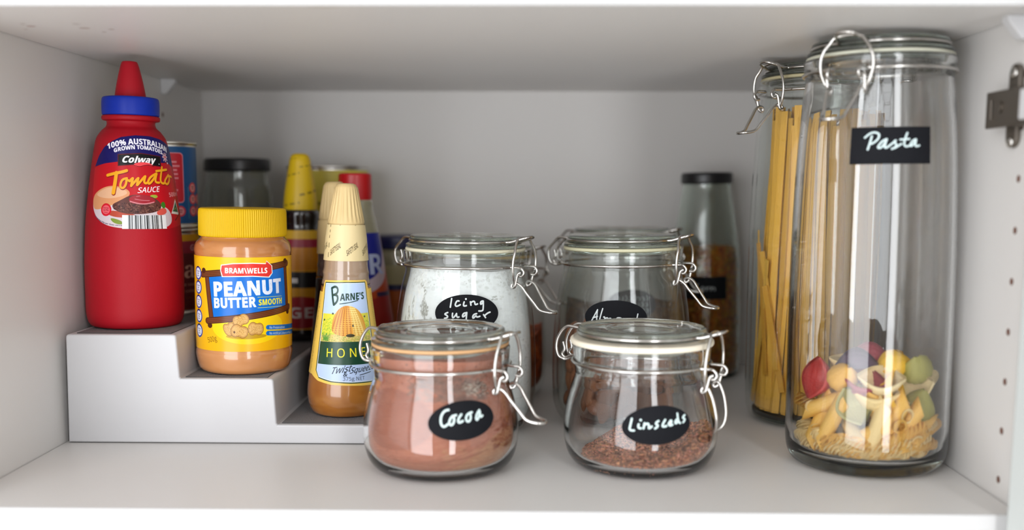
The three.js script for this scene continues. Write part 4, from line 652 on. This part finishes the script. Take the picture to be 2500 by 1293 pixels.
const SH = [shellGeo(0.031, 0.0112, 1.85), shellGeo(0.0275, 0.0128, 1.42), shellGeo(0.025, 0.0105, 2.4)];
const PN = [penneGeo(0.038, 0.0054), penneGeo(0.031, 0.0050)];
const FU = [fusilliGeo(0.034, 0.0048, 1.7), fusilliGeo(0.028, 0.0044, 1.5)];
{
  const az = -19 * RAD, eF = V(Math.sin(az), 0, Math.cos(az)), eR = V(Math.cos(az), 0, -Math.sin(az));
  // s: sideways -1..1 as fraction of the inner radius, d: depth towards the front (0..1 of what is left), h: height
  const at = (s, h, rad) => V(posPasta[0], 0, posPasta[2]).addScaledVector(eR, s * rad).addScaledVector(eF, Math.sqrt(Math.max(0, 1 - s * s)) * rad).setY(h);
  const frame = (openDir, along) => { const y = openDir.clone().normalize(), x = along.clone().addScaledVector(y, -along.dot(y)).normalize(), z = x.clone().cross(y); return new THREE.Matrix4().makeBasis(x, y, z); };
  const D3 = (r, u, f) => V().addScaledVector(eR, r).addScaledVector(eF, f).setY(u);
  const grp = 'pasta shapes in the tall jar';
  function put(name, geo, mat, p, rot, label) { const m = new THREE.Mesh(geo, mat); m.name = numbered(name); m.castShadow = m.receiveShadow = true; m.position.copy(p); m.quaternion.setFromRotationMatrix(rot); scene.add(m); tag(m, label, 'pasta', grp);
    const va = geo.attributes.position, q = V(), inn = KIND.tall.innP ??= innerProf(KIND.tall, 0);               // keep every piece inside the glass
    for (let n = 0; n < 60; n++) {
      let worst = -1, low = 1; m.updateMatrix(); for (let i = 0; i < va.count; i += 2) { q.fromBufferAttribute(va, i).applyMatrix4(m.matrix); worst = Math.max(worst, Math.hypot(q.x - posPasta[0] + q.y * 0.01, q.z - posPasta[2]) - rAt(inn, Math.max(0.0125, q.y)) + 0.0006); low = Math.min(low, q.y); }
      if (low < 0.0112) m.position.y += 0.0112 - low; if (worst < 0) break;
      m.position.x += (posPasta[0] - m.position.x) * 0.05; m.position.z += (posPasta[2] - m.position.z) * 0.05;
    }
    return m; }
  const shell = (v, mat, s, h, rad, open, along, label) => put('pasta_shell', SH[v], mat, at(s, h, rad), frame(D3(...open), D3(...along)), label);
  shell(0, PC.red, -0.84, 0.0640, 0.0400, [-0.62, 0.1, 0.78], [0.12, 1, 0.1], 'red pasta shell standing at the left glass of the Pasta jar');
  shell(2, PC.amber, -0.44, 0.0670, 0.0370, [0.6, 0.5, -0.6], [0.55, 0.8, 0.1], 'small smooth golden shell right of the red pasta shell');
  shell(0, PC.cream, -0.55, 0.0755, 0.020, [0, 1, 0.2], [1, 0.35, 0], 'pale cream shell lying behind the small golden shell');
  shell(0, PC.purple, -0.30, 0.0765, 0.026, [0.1, -1, 0.1], [1, -0.3, 0], 'dark purple pasta shell near the top of the heap');
  shell(0, PC.maroon, 0.05, 0.0790, 0.010, [0, -1, 0.2], [1, 0, 0.1], 'maroon pasta shell at the back top of the heap');
  shell(0, PC.maroon, -0.08, 0.0665, 0.0370, [0.15, 0.8, 0.6], [1, -0.25, 0], 'maroon shell with lilac rim beside the cream shells');
  shell(0, PC.pale, 0.22, 0.0680, 0.0390, [0.05, 0.80, 0.6], [1, 0.06, 0], 'upper of two stacked cream shells opening upward');
  shell(0, PC.cream, 0.14, 0.0575, 0.0415, [0.0, 0.9, 0.35], [1, -0.1, 0], 'lower of two stacked cream shells in the jar');
  shell(2, PC.yellow, 0.56, 0.0770, 0.028, [0.2, -0.6, -0.8], [0.9, 0.3, 0], 'round golden yellow shell at the top right of heap');
  shell(0, PC.olive, 0.84, 0.0745, 0.036, [-0.5, 0.75, -0.4], [0.3, 0.2, 1], 'olive green shell at the top right glass of jar');
  shell(1, PC.pale, 0.72, 0.0625, 0.0420, [0.22, 0.12, 0.95], [0.9, 0.35, 0], 'cream shell showing its round hollow at the right glass');
  shell(1, PC.green, -0.17, 0.0505, 0.0462, [-0.05, 0.10, 1], [0.5, -1, 0], 'grey green shell showing its hollow at the centre front');
  shell(0, PC.olive, 0.86, 0.0470, 0.0385, [0.6, 0.3, -0.6], [0.4, 1, 0.2], 'olive green shell low against the right glass of jar');
  shell(0, PC.yellow, 0.46, 0.0585, 0.038, [0.7, 0.2, 0.3], [0.35, 1, 0.1], 'narrow yellow shell standing between cream shells');
  const penne = (v, mat, s, h, rad, along, label) => put('penne_tube', PN[v], mat, at(s, h, rad), (() => { const y = D3(...along).normalize(), x = eF.clone().cross(y).normalize(); return new THREE.Matrix4().makeBasis(x, y, x.clone().cross(y)); })(), label);
  const PL = 'golden penne tube in the lower half of the Pasta jar';
  for (const [v, m, s, h, rad, al, lab] of [[0, PC.gold, -0.52, 0.0365, 0.0465, [0.42, 1, 0], 'upright penne tube left of the grey green shell'], [0, PC.gold, -0.74, 0.0345, 0.0465, [0.36, 1, -0.25], PL], [0, PC.gold, 0.40, 0.0400, 0.0465, [0.46, 1, 0.05], 'upright penne tube right of the centre in Pasta jar'], [0, PC.gold, 0.02, 0.0290, 0.0465, [0.85, 0.6, 0.1], PL], [1, PC.cream, -0.92, 0.0400, 0.0440, [-0.1, 0.3, 1], PL], [1, PC.cream, -0.29, 0.0330, 0.0440, [0.35, -0.4, 1], PL], [1, PC.cream, -0.27, 0.0215, 0.0440, [0.4, -0.4, 1], PL], [1, PC.cream, 0.64, 0.0405, 0.0420, [0.3, 0.3, 1], PL], [1, PC.gold, 0.55, 0.0350, 0.0400, [0.2, 0.2, 1], PL], [1, PC.cream, 0.74, 0.0225, 0.0430, [0.5, 0.2, 0.8], PL], [0, PC.gold, 0.22, 0.0420, 0.0400, [-0.3, 1, 0.1], PL], [0, PC.cream, 0.17, 0.0350, 0.0465, [0.25, 1, 0.05], PL], [0, PC.gold, -0.62, 0.0490, 0.0430, [1, 0.5, 0.1], PL], [0, PC.gold, 0.75, 0.0320, 0.0340, [1, 0.3, 0], PL], [0, PC.gold, 0.62, 0.0300, 0.0465, [0.6, 1, 0], PL]]) penne(v, m, s, h, rad, al, lab);
  const FL = 'golden spiral of fusilli at the bottom of the Pasta jar';
  for (let i = 0; i < 40; i++) {
    const s = -0.96 + 1.92 * ((i * 0.618) % 1), row = i % 3, h = 0.0140 + row * 0.0044 + (s > 0.3 ? row * 0.004 : 0), rad = 0.0440 - (row === 0 ? 0.002 : 0), side = rr(-1, 1);
    put('fusilli', FU[i % 2], [PC.gold, PC.cream, PC.cream, PC.gold][i % 4], at(s, h, rad), (() => { const tang = eR.clone().multiplyScalar(Math.sqrt(Math.max(0.05, 1 - s * s))).addScaledVector(eF, -s), y = tang.addScaledVector(V(0, 1, 0), side * 0.6).normalize(), x = V(0.2, 1, 0.3).cross(y).normalize(); return new THREE.Matrix4().makeBasis(x, y, x.clone().cross(y)); })(), FL);
  }
  for (let i = 0; i < 40; i++) {                          // the pieces behind the front layer
    const s = rr(-0.9, 0.9), back = rnd() < 0.6, a = rnd() * 6.28, rad = back ? 0.040 : rr(0.0, 0.028), h = rr(0.018, 0.062), p = V(posPasta[0] + rad * Math.sin(a), h, posPasta[2] + rad * Math.cos(a));
    if (p.clone().sub(V(posPasta[0], h, posPasta[2])).dot(eF) > 0.010) continue; void s;
    const q = new THREE.Matrix4().makeRotationFromEuler(new THREE.Euler(rr(0, 6), rr(0, 6), rr(0, 6)));
    const k = i % 3; put(k ? 'penne_tube' : 'fusilli', k ? PN[i % 2] : FU[i % 2], [PC.gold, PC.amber, PC.cream][i % 3], p, q, k ? PL : FL);
  }
}
// long ribbons --------------------------------------------------
{
  const nm = [[0.86, 0.46, 0.06], [0.90, 0.52, 0.085], [0.78, 0.38, 0.04]].map((c) => std({ color: rgb(...c), roughness: 0.5, bumpMap: pastaBump, bumpScale: 0.0002 }));
  const rib = (L, bend) => { const g = new THREE.BoxGeometry(0.0058, L, 0.0013, 1, 8, 1); g.translate(0, L / 2, 0); const p = g.attributes.position; for (let i = 0; i < p.count; i++) { const k = p.getY(i) / L; p.setZ(i, p.getZ(i) + bend * Math.sin(k * Math.PI)); } g.computeVertexNormals(); return g; };
  const RG = [rib(0.244, 0.002), rib(0.250, -0.002), rib(0.238, 0.004), rib(0.254, 0.001)], SG = [rib(0.128, 0.001), rib(0.112, 0.001), rib(0.100, 0.001), rib(0.090, 0)];
  const grp = 'long pasta ribbons in the tall jar';
  const add = (geo, mat, x0, z0, x1, z1, face, label, L, y = 0.0105) => {
    const m = new THREE.Mesh(geo, mat); m.name = numbered('pasta_ribbon'); m.castShadow = m.receiveShadow = true; m.position.set(posNoodle[0] + x0, y, posNoodle[2] + z0);
    const up = V(x1 - x0, L, z1 - z0).normalize(), f = V(Math.sin(face), 0, Math.cos(face)), x = up.clone().cross(f).normalize().negate(), z = x.clone().cross(up).normalize();
    m.quaternion.setFromRotationMatrix(new THREE.Matrix4().makeBasis(x, up, z)); scene.add(m); tag(m, label, 'pasta', grp);
  };
  for (let i = 0; i < 165; i++) {
    const a = (i / 165) * 6.2832 * 3 + rr(-0.05, 0.05), ring = i % 3, rb = [0.0465, 0.041, 0.034][ring], rt = [0.0435, 0.039, 0.032][ring], k = i % 4, x0 = rb * Math.sin(a), z0 = rb * Math.cos(a), tw = rr(-0.28, 0.05);
    add(RG[k], nm[i % 3], x0, z0, rt * Math.sin(a + tw) + 0.004, rt * Math.cos(a + tw), a + rr(-0.5, 0.5), 'long golden pasta ribbon standing in the tall jar', [0.244, 0.25, 0.238, 0.254][k]);
  }
  const S = (t, r) => [r * Math.sin(t * RAD), r * Math.cos(t * RAD)];
  [[0, -92, 0.0500, -112, 0.0500, 'short broken ribbon leaning left, first at the left glass'], [1, -66, 0.0503, -92, 0.0503, 'short broken ribbon with square pale end near left glass'], [2, -52, 0.0503, -80, 0.0505, 'short broken pale ribbon crossing the front of the bundle'], [0, -100, 0.0503, -68, 0.0505, 'slanting ribbon crossing rightward over the broken ribbons'], [3, -44, 0.0505, -72, 0.0506, 'lowest short broken ribbon at the front of the bundle']].forEach(([k, t0, r0, t1, r1, lab], i) => add(SG[k], nm[(i + 1) % 3], ...S(t0, r0), ...S(t1, r1), (t0 + t1) / 2 * RAD, lab, [0.128, 0.112, 0.1, 0.09][k], [0.0350, 0.0420, 0.0480, 0.0140, 0.0300][i]));
}

// ---------------------------------------------------------------- things at the back left
// two small stacked cans
function can(name, label, pos, r, h, mat, turn = 0, group = 'cans of food') {
  const C = thing(name, label, 'can', pos, group); C.rotation.y = turn * RAD;
  part('tin_body', lathe([[0, 0.0012], [r - 0.0022, 0.0012], [r - 0.0012, 0], [r + 0.0006, 0.0002], [r + 0.001, 0.0014], [r + 0.0006, 0.0028], [r - 0.0006, 0.0036], [r - 0.0006, h - 0.0040], [r + 0.0006, h - 0.0030], [r + 0.001, h - 0.0014], [r + 0.0004, h], [r - 0.0012, h], [r - 0.0016, h - 0.003], [0, h - 0.003]], 64), M.tin, C);
  part('paper_label', grid(64, 2, (u, v) => { const t = (u - 0.5) * Math.PI * 2, y = 0.0045 + v * (h - 0.0095); return [(r - 0.0002) * Math.sin(t), y, (r - 0.0002) * Math.cos(t)]; }), mat, C);
  return C;
}
{
  const spag = tex(1024, 384, (c, w, h) => {
    c.fillStyle = '#5c1416'; c.fillRect(0, 0, w, h); c.fillStyle = '#c8920e'; c.fillRect(0, 0, w, 34); c.fillStyle = '#8c1c30'; c.fillRect(0, 34, w, 62); c.fillStyle = '#c9909a'; c.font = 'bold 44px sans-serif'; for (let i = 0; i < 5; i++) c.fillText('GRAIN', 30 + i * 210, 84);
    c.fillStyle = '#d0a08c'; c.font = 'bold 120px serif'; c.fillText('Spaghetti', 470, 222); c.font = '24px sans-serif'; c.fillText('in rich tomato sauce with cheese', 480, 262); c.fillText('no artificial colours', 500, 296);
    c.fillStyle = '#6e2c14'; for (let i = 0; i < 300; i++) c.fillRect(rnd() * w, 300 + rnd() * 84, 30, 3);
  });
  const blue = tex(1024, 384, (c, w, h) => {
    c.fillStyle = '#0a4f86'; c.fillRect(0, 0, w, h);
    c.fillStyle = '#e6909a'; c.beginPath(); c.roundRect(404, 30, 178, 250, 18); c.fill(); c.fillStyle = '#c4162a'; c.beginPath(); c.roundRect(408, 34, 170, 242, 16); c.fill();
    c.fillStyle = '#e58a92'; for (let i = 0; i < 9; i++) c.fillRect(470 + rr(-6, 6), 72 + i * 20, 84 + rr(-24, 4), 9);
    for (const [x, y] of [[640, 205], [640, 262], [640, 322], [692, 262], [692, 322], [744, 262], [744, 322], [560, 322]]) { c.fillStyle = '#d0283a'; c.beginPath(); c.arc(x, y, 27, 0, 7); c.fill(); c.fillStyle = '#d88a8c'; c.beginPath(); c.arc(x, y, 20, 0, 7); c.fill(); c.fillStyle = '#7a3a40'; c.fillRect(x - 10, y - 8, 20, 5); c.fillRect(x - 7, y + 2, 14, 5); }
    c.fillStyle = '#3a7a9c'; c.fillRect(604, 200, 5, 160);
  });
  can('spaghetti_can', 'maroon spaghetti can at the bottom of the stack behind tomato sauce', [0.0350, T1 + 0.0006, -0.2910], 0.0315, 0.0755, std({ map: spag, roughness: 0.4 }), 14);
  can('blue_can', 'blue can with red panel stacked on the maroon can', [0.0350, T1 + 0.0762, -0.2910], 0.0315, 0.0755, std({ map: blue, roughness: 0.4 }), 34);
}
// black lidded glass jar and the corn bottle
{
  const prof = smooth([[0, 0.002], [0.026, 0.001], [0.0325, 0.0008], [0.0352, 0.005], [0.0358, 0.012], [0.0358, 0.150], [0.0352, 0.178], [0.0332, 0.196], [0.0308, 0.206], [0.0305, 0.2155]], 8);
  const inn = prof.slice().reverse().map(([r, y]) => [Math.max(0, r - 0.0024), Math.max(0.0055, y)]);
  const J = thing('empty_glass_jar', 'tall clear glass jar with wide black lid at the back left', 'jar', [0.0570, 0.0003, -0.4550]);
  part('glass_body', lathe([...prof, ...inn], 64), std({ color: 0xffffff, roughness: 0, transmission: 1, thickness: 0.002, ior: 1.5, attenuationColor: rgb(0.55, 0.62, 0.56), attenuationDistance: 0.012 }), J);
  part('lid', lathe(smooth([[0, 0.2135], [0.0318, 0.2135], [0.0336, 0.2145], [0.0338, 0.218], [0.0336, 0.2245], [0.0326, 0.2262], [0.0300, 0.2268], [0, 0.2266]], 5), 64), M.blackLid, J).userData.label = 'wide black screw lid';
}
{
  const pos = [0.5510, 0.0003, -0.4660];
  const prof = smooth([[0, 0.002], [0.026, 0.001], [0.0322, 0.0008], [0.0350, 0.005], [0.0358, 0.012], [0.0359, 0.060], [0.0356, 0.100], [0.0340, 0.132], [0.0310, 0.158], [0.0272, 0.184], [0.0250, 0.197], [0.0245, 0.2035]], 8);
  const inn = prof.slice().reverse().map(([r, y]) => [Math.max(0, r - 0.0022), Math.max(0.0055, y)]);
  const J = thing('corn_bottle', 'tall greenish glass bottle of popping corn with black lid', 'bottle', pos); J.rotation.z = 0.016;
  part('glass_body', lathe([...prof, ...inn], 64), std({ color: 0xffffff, roughness: 0, transmission: 1, thickness: 0.002, ior: 1.5, attenuationColor: rgb(0.50, 0.62, 0.52), attenuationDistance: 0.010 }), J);
  part('lid', lathe(smooth([[0, 0.2020], [0.0250, 0.2020], [0.0266, 0.203], [0.0268, 0.206], [0.0266, 0.2115], [0.0256, 0.2132], [0.0235, 0.2138], [0, 0.2136]], 5), 64), M.blackLid, J).userData.label = 'black screw lid';
  const t = chalk(512, 300, [[[30, 40], [22, 48], [22, 62], [32, 66]], [[40, 52], [36, 60], [42, 64], [46, 56], [42, 50]], [[50, 52], [51, 64]], [[51, 56], [57, 51]], [[61, 52], [61, 64]], [[61, 56], [67, 51], [70, 56], [70, 64]]], 3.4, { box: [0, 10, 100, 90], alpha: 0.75, bg: '#101114' });
  part('chalk_label', wrap(prof, -10 - 34, -10 + 36, 0.0840, 0.1075, 0.0003, 32, 4), sticker(t), J).userData.label = 'black sticker with faint chalk word Corn';
  const K = thing('popping_corn', 'orange popping corn kernels filling two thirds of the greenish bottle', 'corn', pos, null, 'stuff'); K.rotation.z = 0.016;
  const core = inn.slice().reverse().map(([r, y]) => [Math.max(0, r - 0.0012), y + 0.0004]), top = (x, z) => 0.134 + 0.002 * Math.sin(x * 200) + 0.0015 * Math.cos(z * 220);
  const km = std({ map: mixTex(256, [30, 60], [[150, 66, 14], [196, 100, 24], [214, 128, 44]], 1.2), roughness: 0.5 });
  part('kernel_core', powder(core, top, km), km, K);
  const n = 1300, im = new THREE.InstancedMesh(new THREE.SphereGeometry(1, 8, 6), std({ color: rgb(0.52, 0.20, 0.03), roughness: 0.35 }), n), o = new THREE.Object3D(), col = new THREE.Color();
  for (let i = 0; i < n; i++) { const a = rnd() * 6.2832; let y = rr(0.008, 0.134), r = rAt(core, y) - 0.0012; if (i % 8 === 0) { y = 0.134; r = rr(0, 0.029); } o.position.set(r * Math.sin(a), y, r * Math.cos(a)); o.rotation.set(rnd() * 6, rnd() * 6, rnd() * 6); o.scale.set(0.0032, 0.0038, 0.0021); o.updateMatrix(); im.setMatrixAt(i, o.matrix); const k = rr(0.7, 1.4); im.setColorAt(i, col.setRGB(k, k * rr(0.85, 1.3), k)); }
  im.name = 'kernels'; im.userData.kind = 'stuff'; K.add(im);
}
// bottle with yellow cone cap
{
  const B = thing('yellow_cone_bottle', 'brown sauce bottle with yellow cone cap and yellow label', 'bottle', [0.1412, T2 + 0.0006, -0.3620]); B.rotation.order = 'ZYX'; B.rotation.set(0, 10 * RAD, -0.014);
  const prof = smooth([[0, 0.001], [0.018, 0.0006], [0.0232, 0.0008], [0.0254, 0.005], [0.0258, 0.014], [0.0258, 0.060], [0.0246, 0.078], [0.0216, 0.094], [0.0190, 0.104], [0.0176, 0.110], [0.0170, 0.124], [0, 0.124]], 8);
  part('body', lathe(prof, 64), std({ color: rgb(0.010, 0.006, 0.006), roughness: 0.2, clearcoat: 1 }), B);
  const lt = tex(1024, 800, (c, w, h) => {
    c.fillStyle = '#d99a12'; c.fillRect(0, 0, w, h); c.fillStyle = '#e0b02c'; c.fillRect(0, 0, w, 70); c.fillStyle = '#9c2438'; c.fillRect(0, 70, w, 66); c.fillStyle = '#d0860c'; c.fillRect(0, 136, w, 180); c.fillStyle = '#0c0a0c'; c.fillRect(0, 330, w, 130); c.fillStyle = '#d89a1e'; c.fillRect(0, 460, w, 340);
    c.fillStyle = '#9c1420'; c.beginPath(); c.ellipse(512, 660, 190, 130, 0, 0, 7); c.fill(); c.fillStyle = '#d8d0cc'; c.font = 'bold 120px sans-serif'; c.fillText('GE', 440, 704); c.fillStyle = '#e8e4e0'; c.fillRect(440, 380, 60, 40);
  });
  part('label_sleeve', wrap(prof, -180, 180, 0.012, 0.1055, 0.0004, 64, 24), std({ map: lt, roughness: 0.35 }), B).userData.label = 'yellow label with black band and red oval';
  part('cap', lathe(smooth([[0, 0.1235], [0.0155, 0.1235], [0.0160, 0.126], [0.0152, 0.138], [0.0128, 0.154], [0.0108, 0.165], [0.0098, 0.1715], [0.0080, 0.1755], [0.0050, 0.1772], [0, 0.1774]], 6), 48), std({ map: tex(256, 512, (c, w, h) => { c.fillStyle = '#e0bb10'; c.fillRect(0, 0, w, h); c.strokeStyle = '#8a700c'; c.lineWidth = 7; for (const y of [190, 300, 410]) { c.setLineDash([14, 8]); c.beginPath(); c.moveTo(0, y + 40); c.lineTo(w, y - 40); c.stroke(); } }), roughness: 0.4 }), B).userData.label = 'yellow cone shaped cap with slanting print';
}
// bottle with red flip cap
{
  const B = thing('red_capped_bottle', 'clear necked sauce bottle with red cap and blue and red label', 'bottle', [0.1990, T3 + 0.0006, -0.3430]); B.rotation.order = 'ZYX'; B.rotation.set(0, 9 * RAD, 0);
  const prof = smooth([[0, 0.001], [0.022, 0.0006], [0.0285, 0.001], [0.0308, 0.006], [0.0312, 0.020], [0.0332, 0.042], [0.0338, 0.052], [0.0310, 0.076], [0.0272, 0.102], [0.0236, 0.126], [0.0198, 0.148], [0.0165, 0.162], [0.0155, 0.170], [0, 0.170]], 8);
  part('body', lathe(prof, 64), std({ map: mixTex(64, [4, 9], [[150, 146, 120], [164, 158, 132]]), roughness: 0.25, clearcoat: 1 }), B);
  const lt = tex(1024, 900, (c, w, h) => {
    c.fillStyle = '#a01410'; c.fillRect(0, 0, w, h); c.fillStyle = '#c24410'; c.beginPath(); c.ellipse(512, 120, 330, 330, 0, 0, 7); c.fill(); c.fillStyle = '#cbb6c0'; c.beginPath(); c.ellipse(500, 110, 262, 300, 0, 0, 7); c.fill(); c.fillStyle = '#101c8c'; c.beginPath(); c.ellipse(490, 60, 240, 270, 0, 0, 7); c.fill();
    c.fillStyle = '#b8c2e2'; c.font = 'bold 190px sans-serif'; c.fillText('R', 574, 276); c.fillStyle = '#2e1648'; c.fillRect(620, 396, 120, 30); c.strokeStyle = '#8e3434'; c.lineWidth = 12; c.beginPath(); c.arc(700, 740, 50, 0, 7); c.stroke();
    c.fillStyle = '#1c0a0c'; c.fillRect(748, 0, 276, h); c.fillRect(0, 0, 210, h);
  });
  part('label_sleeve', wrap(prof, -180, 180, 0.016, 0.140, 0.0004, 64, 24), std({ map: lt, roughness: 0.35 }), B).userData.label = 'blue, white and red printed label';
  part('cap', lathe(smooth([[0, 0.1690], [0.0146, 0.1690], [0.0152, 0.171], [0.0153, 0.190], [0.0150, 0.1935], [0.0138, 0.1945], [0, 0.1945]], 6), 48), std({ color: rgb(0.50, 0.006, 0.010), roughness: 0.35 }), B).userData.label = 'red flip cap';
  part('neck_ring', lathe([[0.0150, 0.1665], [0.0156, 0.167], [0.0156, 0.1690], [0.0150, 0.1693], [0.0150, 0.1665]], 48), std({ color: rgb(0.08, 0.01, 0.03), roughness: 0.4 }), B);
}
// stacked yellow cans at the back wall
{
  const yl = tex(1024, 420, (c, w, h) => { c.fillStyle = '#c9b02a'; c.fillRect(0, 0, w, h); c.fillStyle = '#d8c64c'; c.fillRect(0, 0, w, 130); c.strokeStyle = '#8a7a1c'; c.lineWidth = 10; c.beginPath(); c.moveTo(0, 170); c.quadraticCurveTo(512, 100, 1024, 190); c.stroke(); for (let i = 0; i < 90; i++) { c.fillStyle = ['#2c3a10', '#3e4a18', '#59601c'][i % 3]; c.beginPath(); c.ellipse(512 + rr(-70, 60), 260 + rr(-70, 150), rr(6, 22), rr(6, 18), rnd() * 3, 0, 7); c.fill(); } });
  const ym = std({ map: yl, roughness: 0.4 });
  can('yellow_can', 'wide yellow can at the back wall, upper of two stacked', [0.1515, 0.1103, -0.4560], 0.0418, 0.1096, ym, 8);
  can('yellow_can', 'wide yellow can at the back wall, lower of two stacked', [0.1515, 0.0003, -0.4560], 0.0418, 0.1096, ym, 8);
}
// jar with navy lid
{
  const J = thing('navy_lidded_jar', 'cream and orange labelled jar with navy lid at the back', 'jar', [0.2235, 0.0003, -0.4330]);
  const prof = smooth([[0, 0.001], [0.020, 0.0006], [0.0252, 0.001], [0.0274, 0.006], [0.0278, 0.016], [0.0278, 0.118], [0.0268, 0.128], [0.0250, 0.133], [0.0245, 0.138], [0, 0.138]], 8);
  part('body', lathe(prof, 64), std({ color: rgb(0.30, 0.27, 0.17), roughness: 0.25, clearcoat: 1 }), J);
  const lt = tex(256, 512, (c, w, h) => { c.fillStyle = '#a89c74'; c.fillRect(0, 0, w, h); c.fillStyle = '#1c1e48'; c.fillRect(0, 90, w, 26); c.fillStyle = '#b0520e'; c.fillRect(0, 116, w, 400); });
  part('label_sleeve', wrap(prof, -180, 180, 0.008, 0.120, 0.0004, 64, 8), std({ map: lt, roughness: 0.4 }), J).userData.label = 'cream label with navy stripe and orange lower half';
  part('lid', lathe(smooth([[0, 0.1360], [0.0268, 0.1360], [0.0282, 0.137], [0.0284, 0.140], [0.0282, 0.1465], [0.0272, 0.1485], [0.025, 0.1492], [0, 0.149]], 5), 64), std({ color: rgb(0.012, 0.014, 0.075), roughness: 0.35 }), J).userData.label = 'navy screw lid';
}

scene.traverse((o) => { if (o.isMesh) { o.castShadow = true; o.receiveShadow = true; } });
renderer.render(scene, camera);
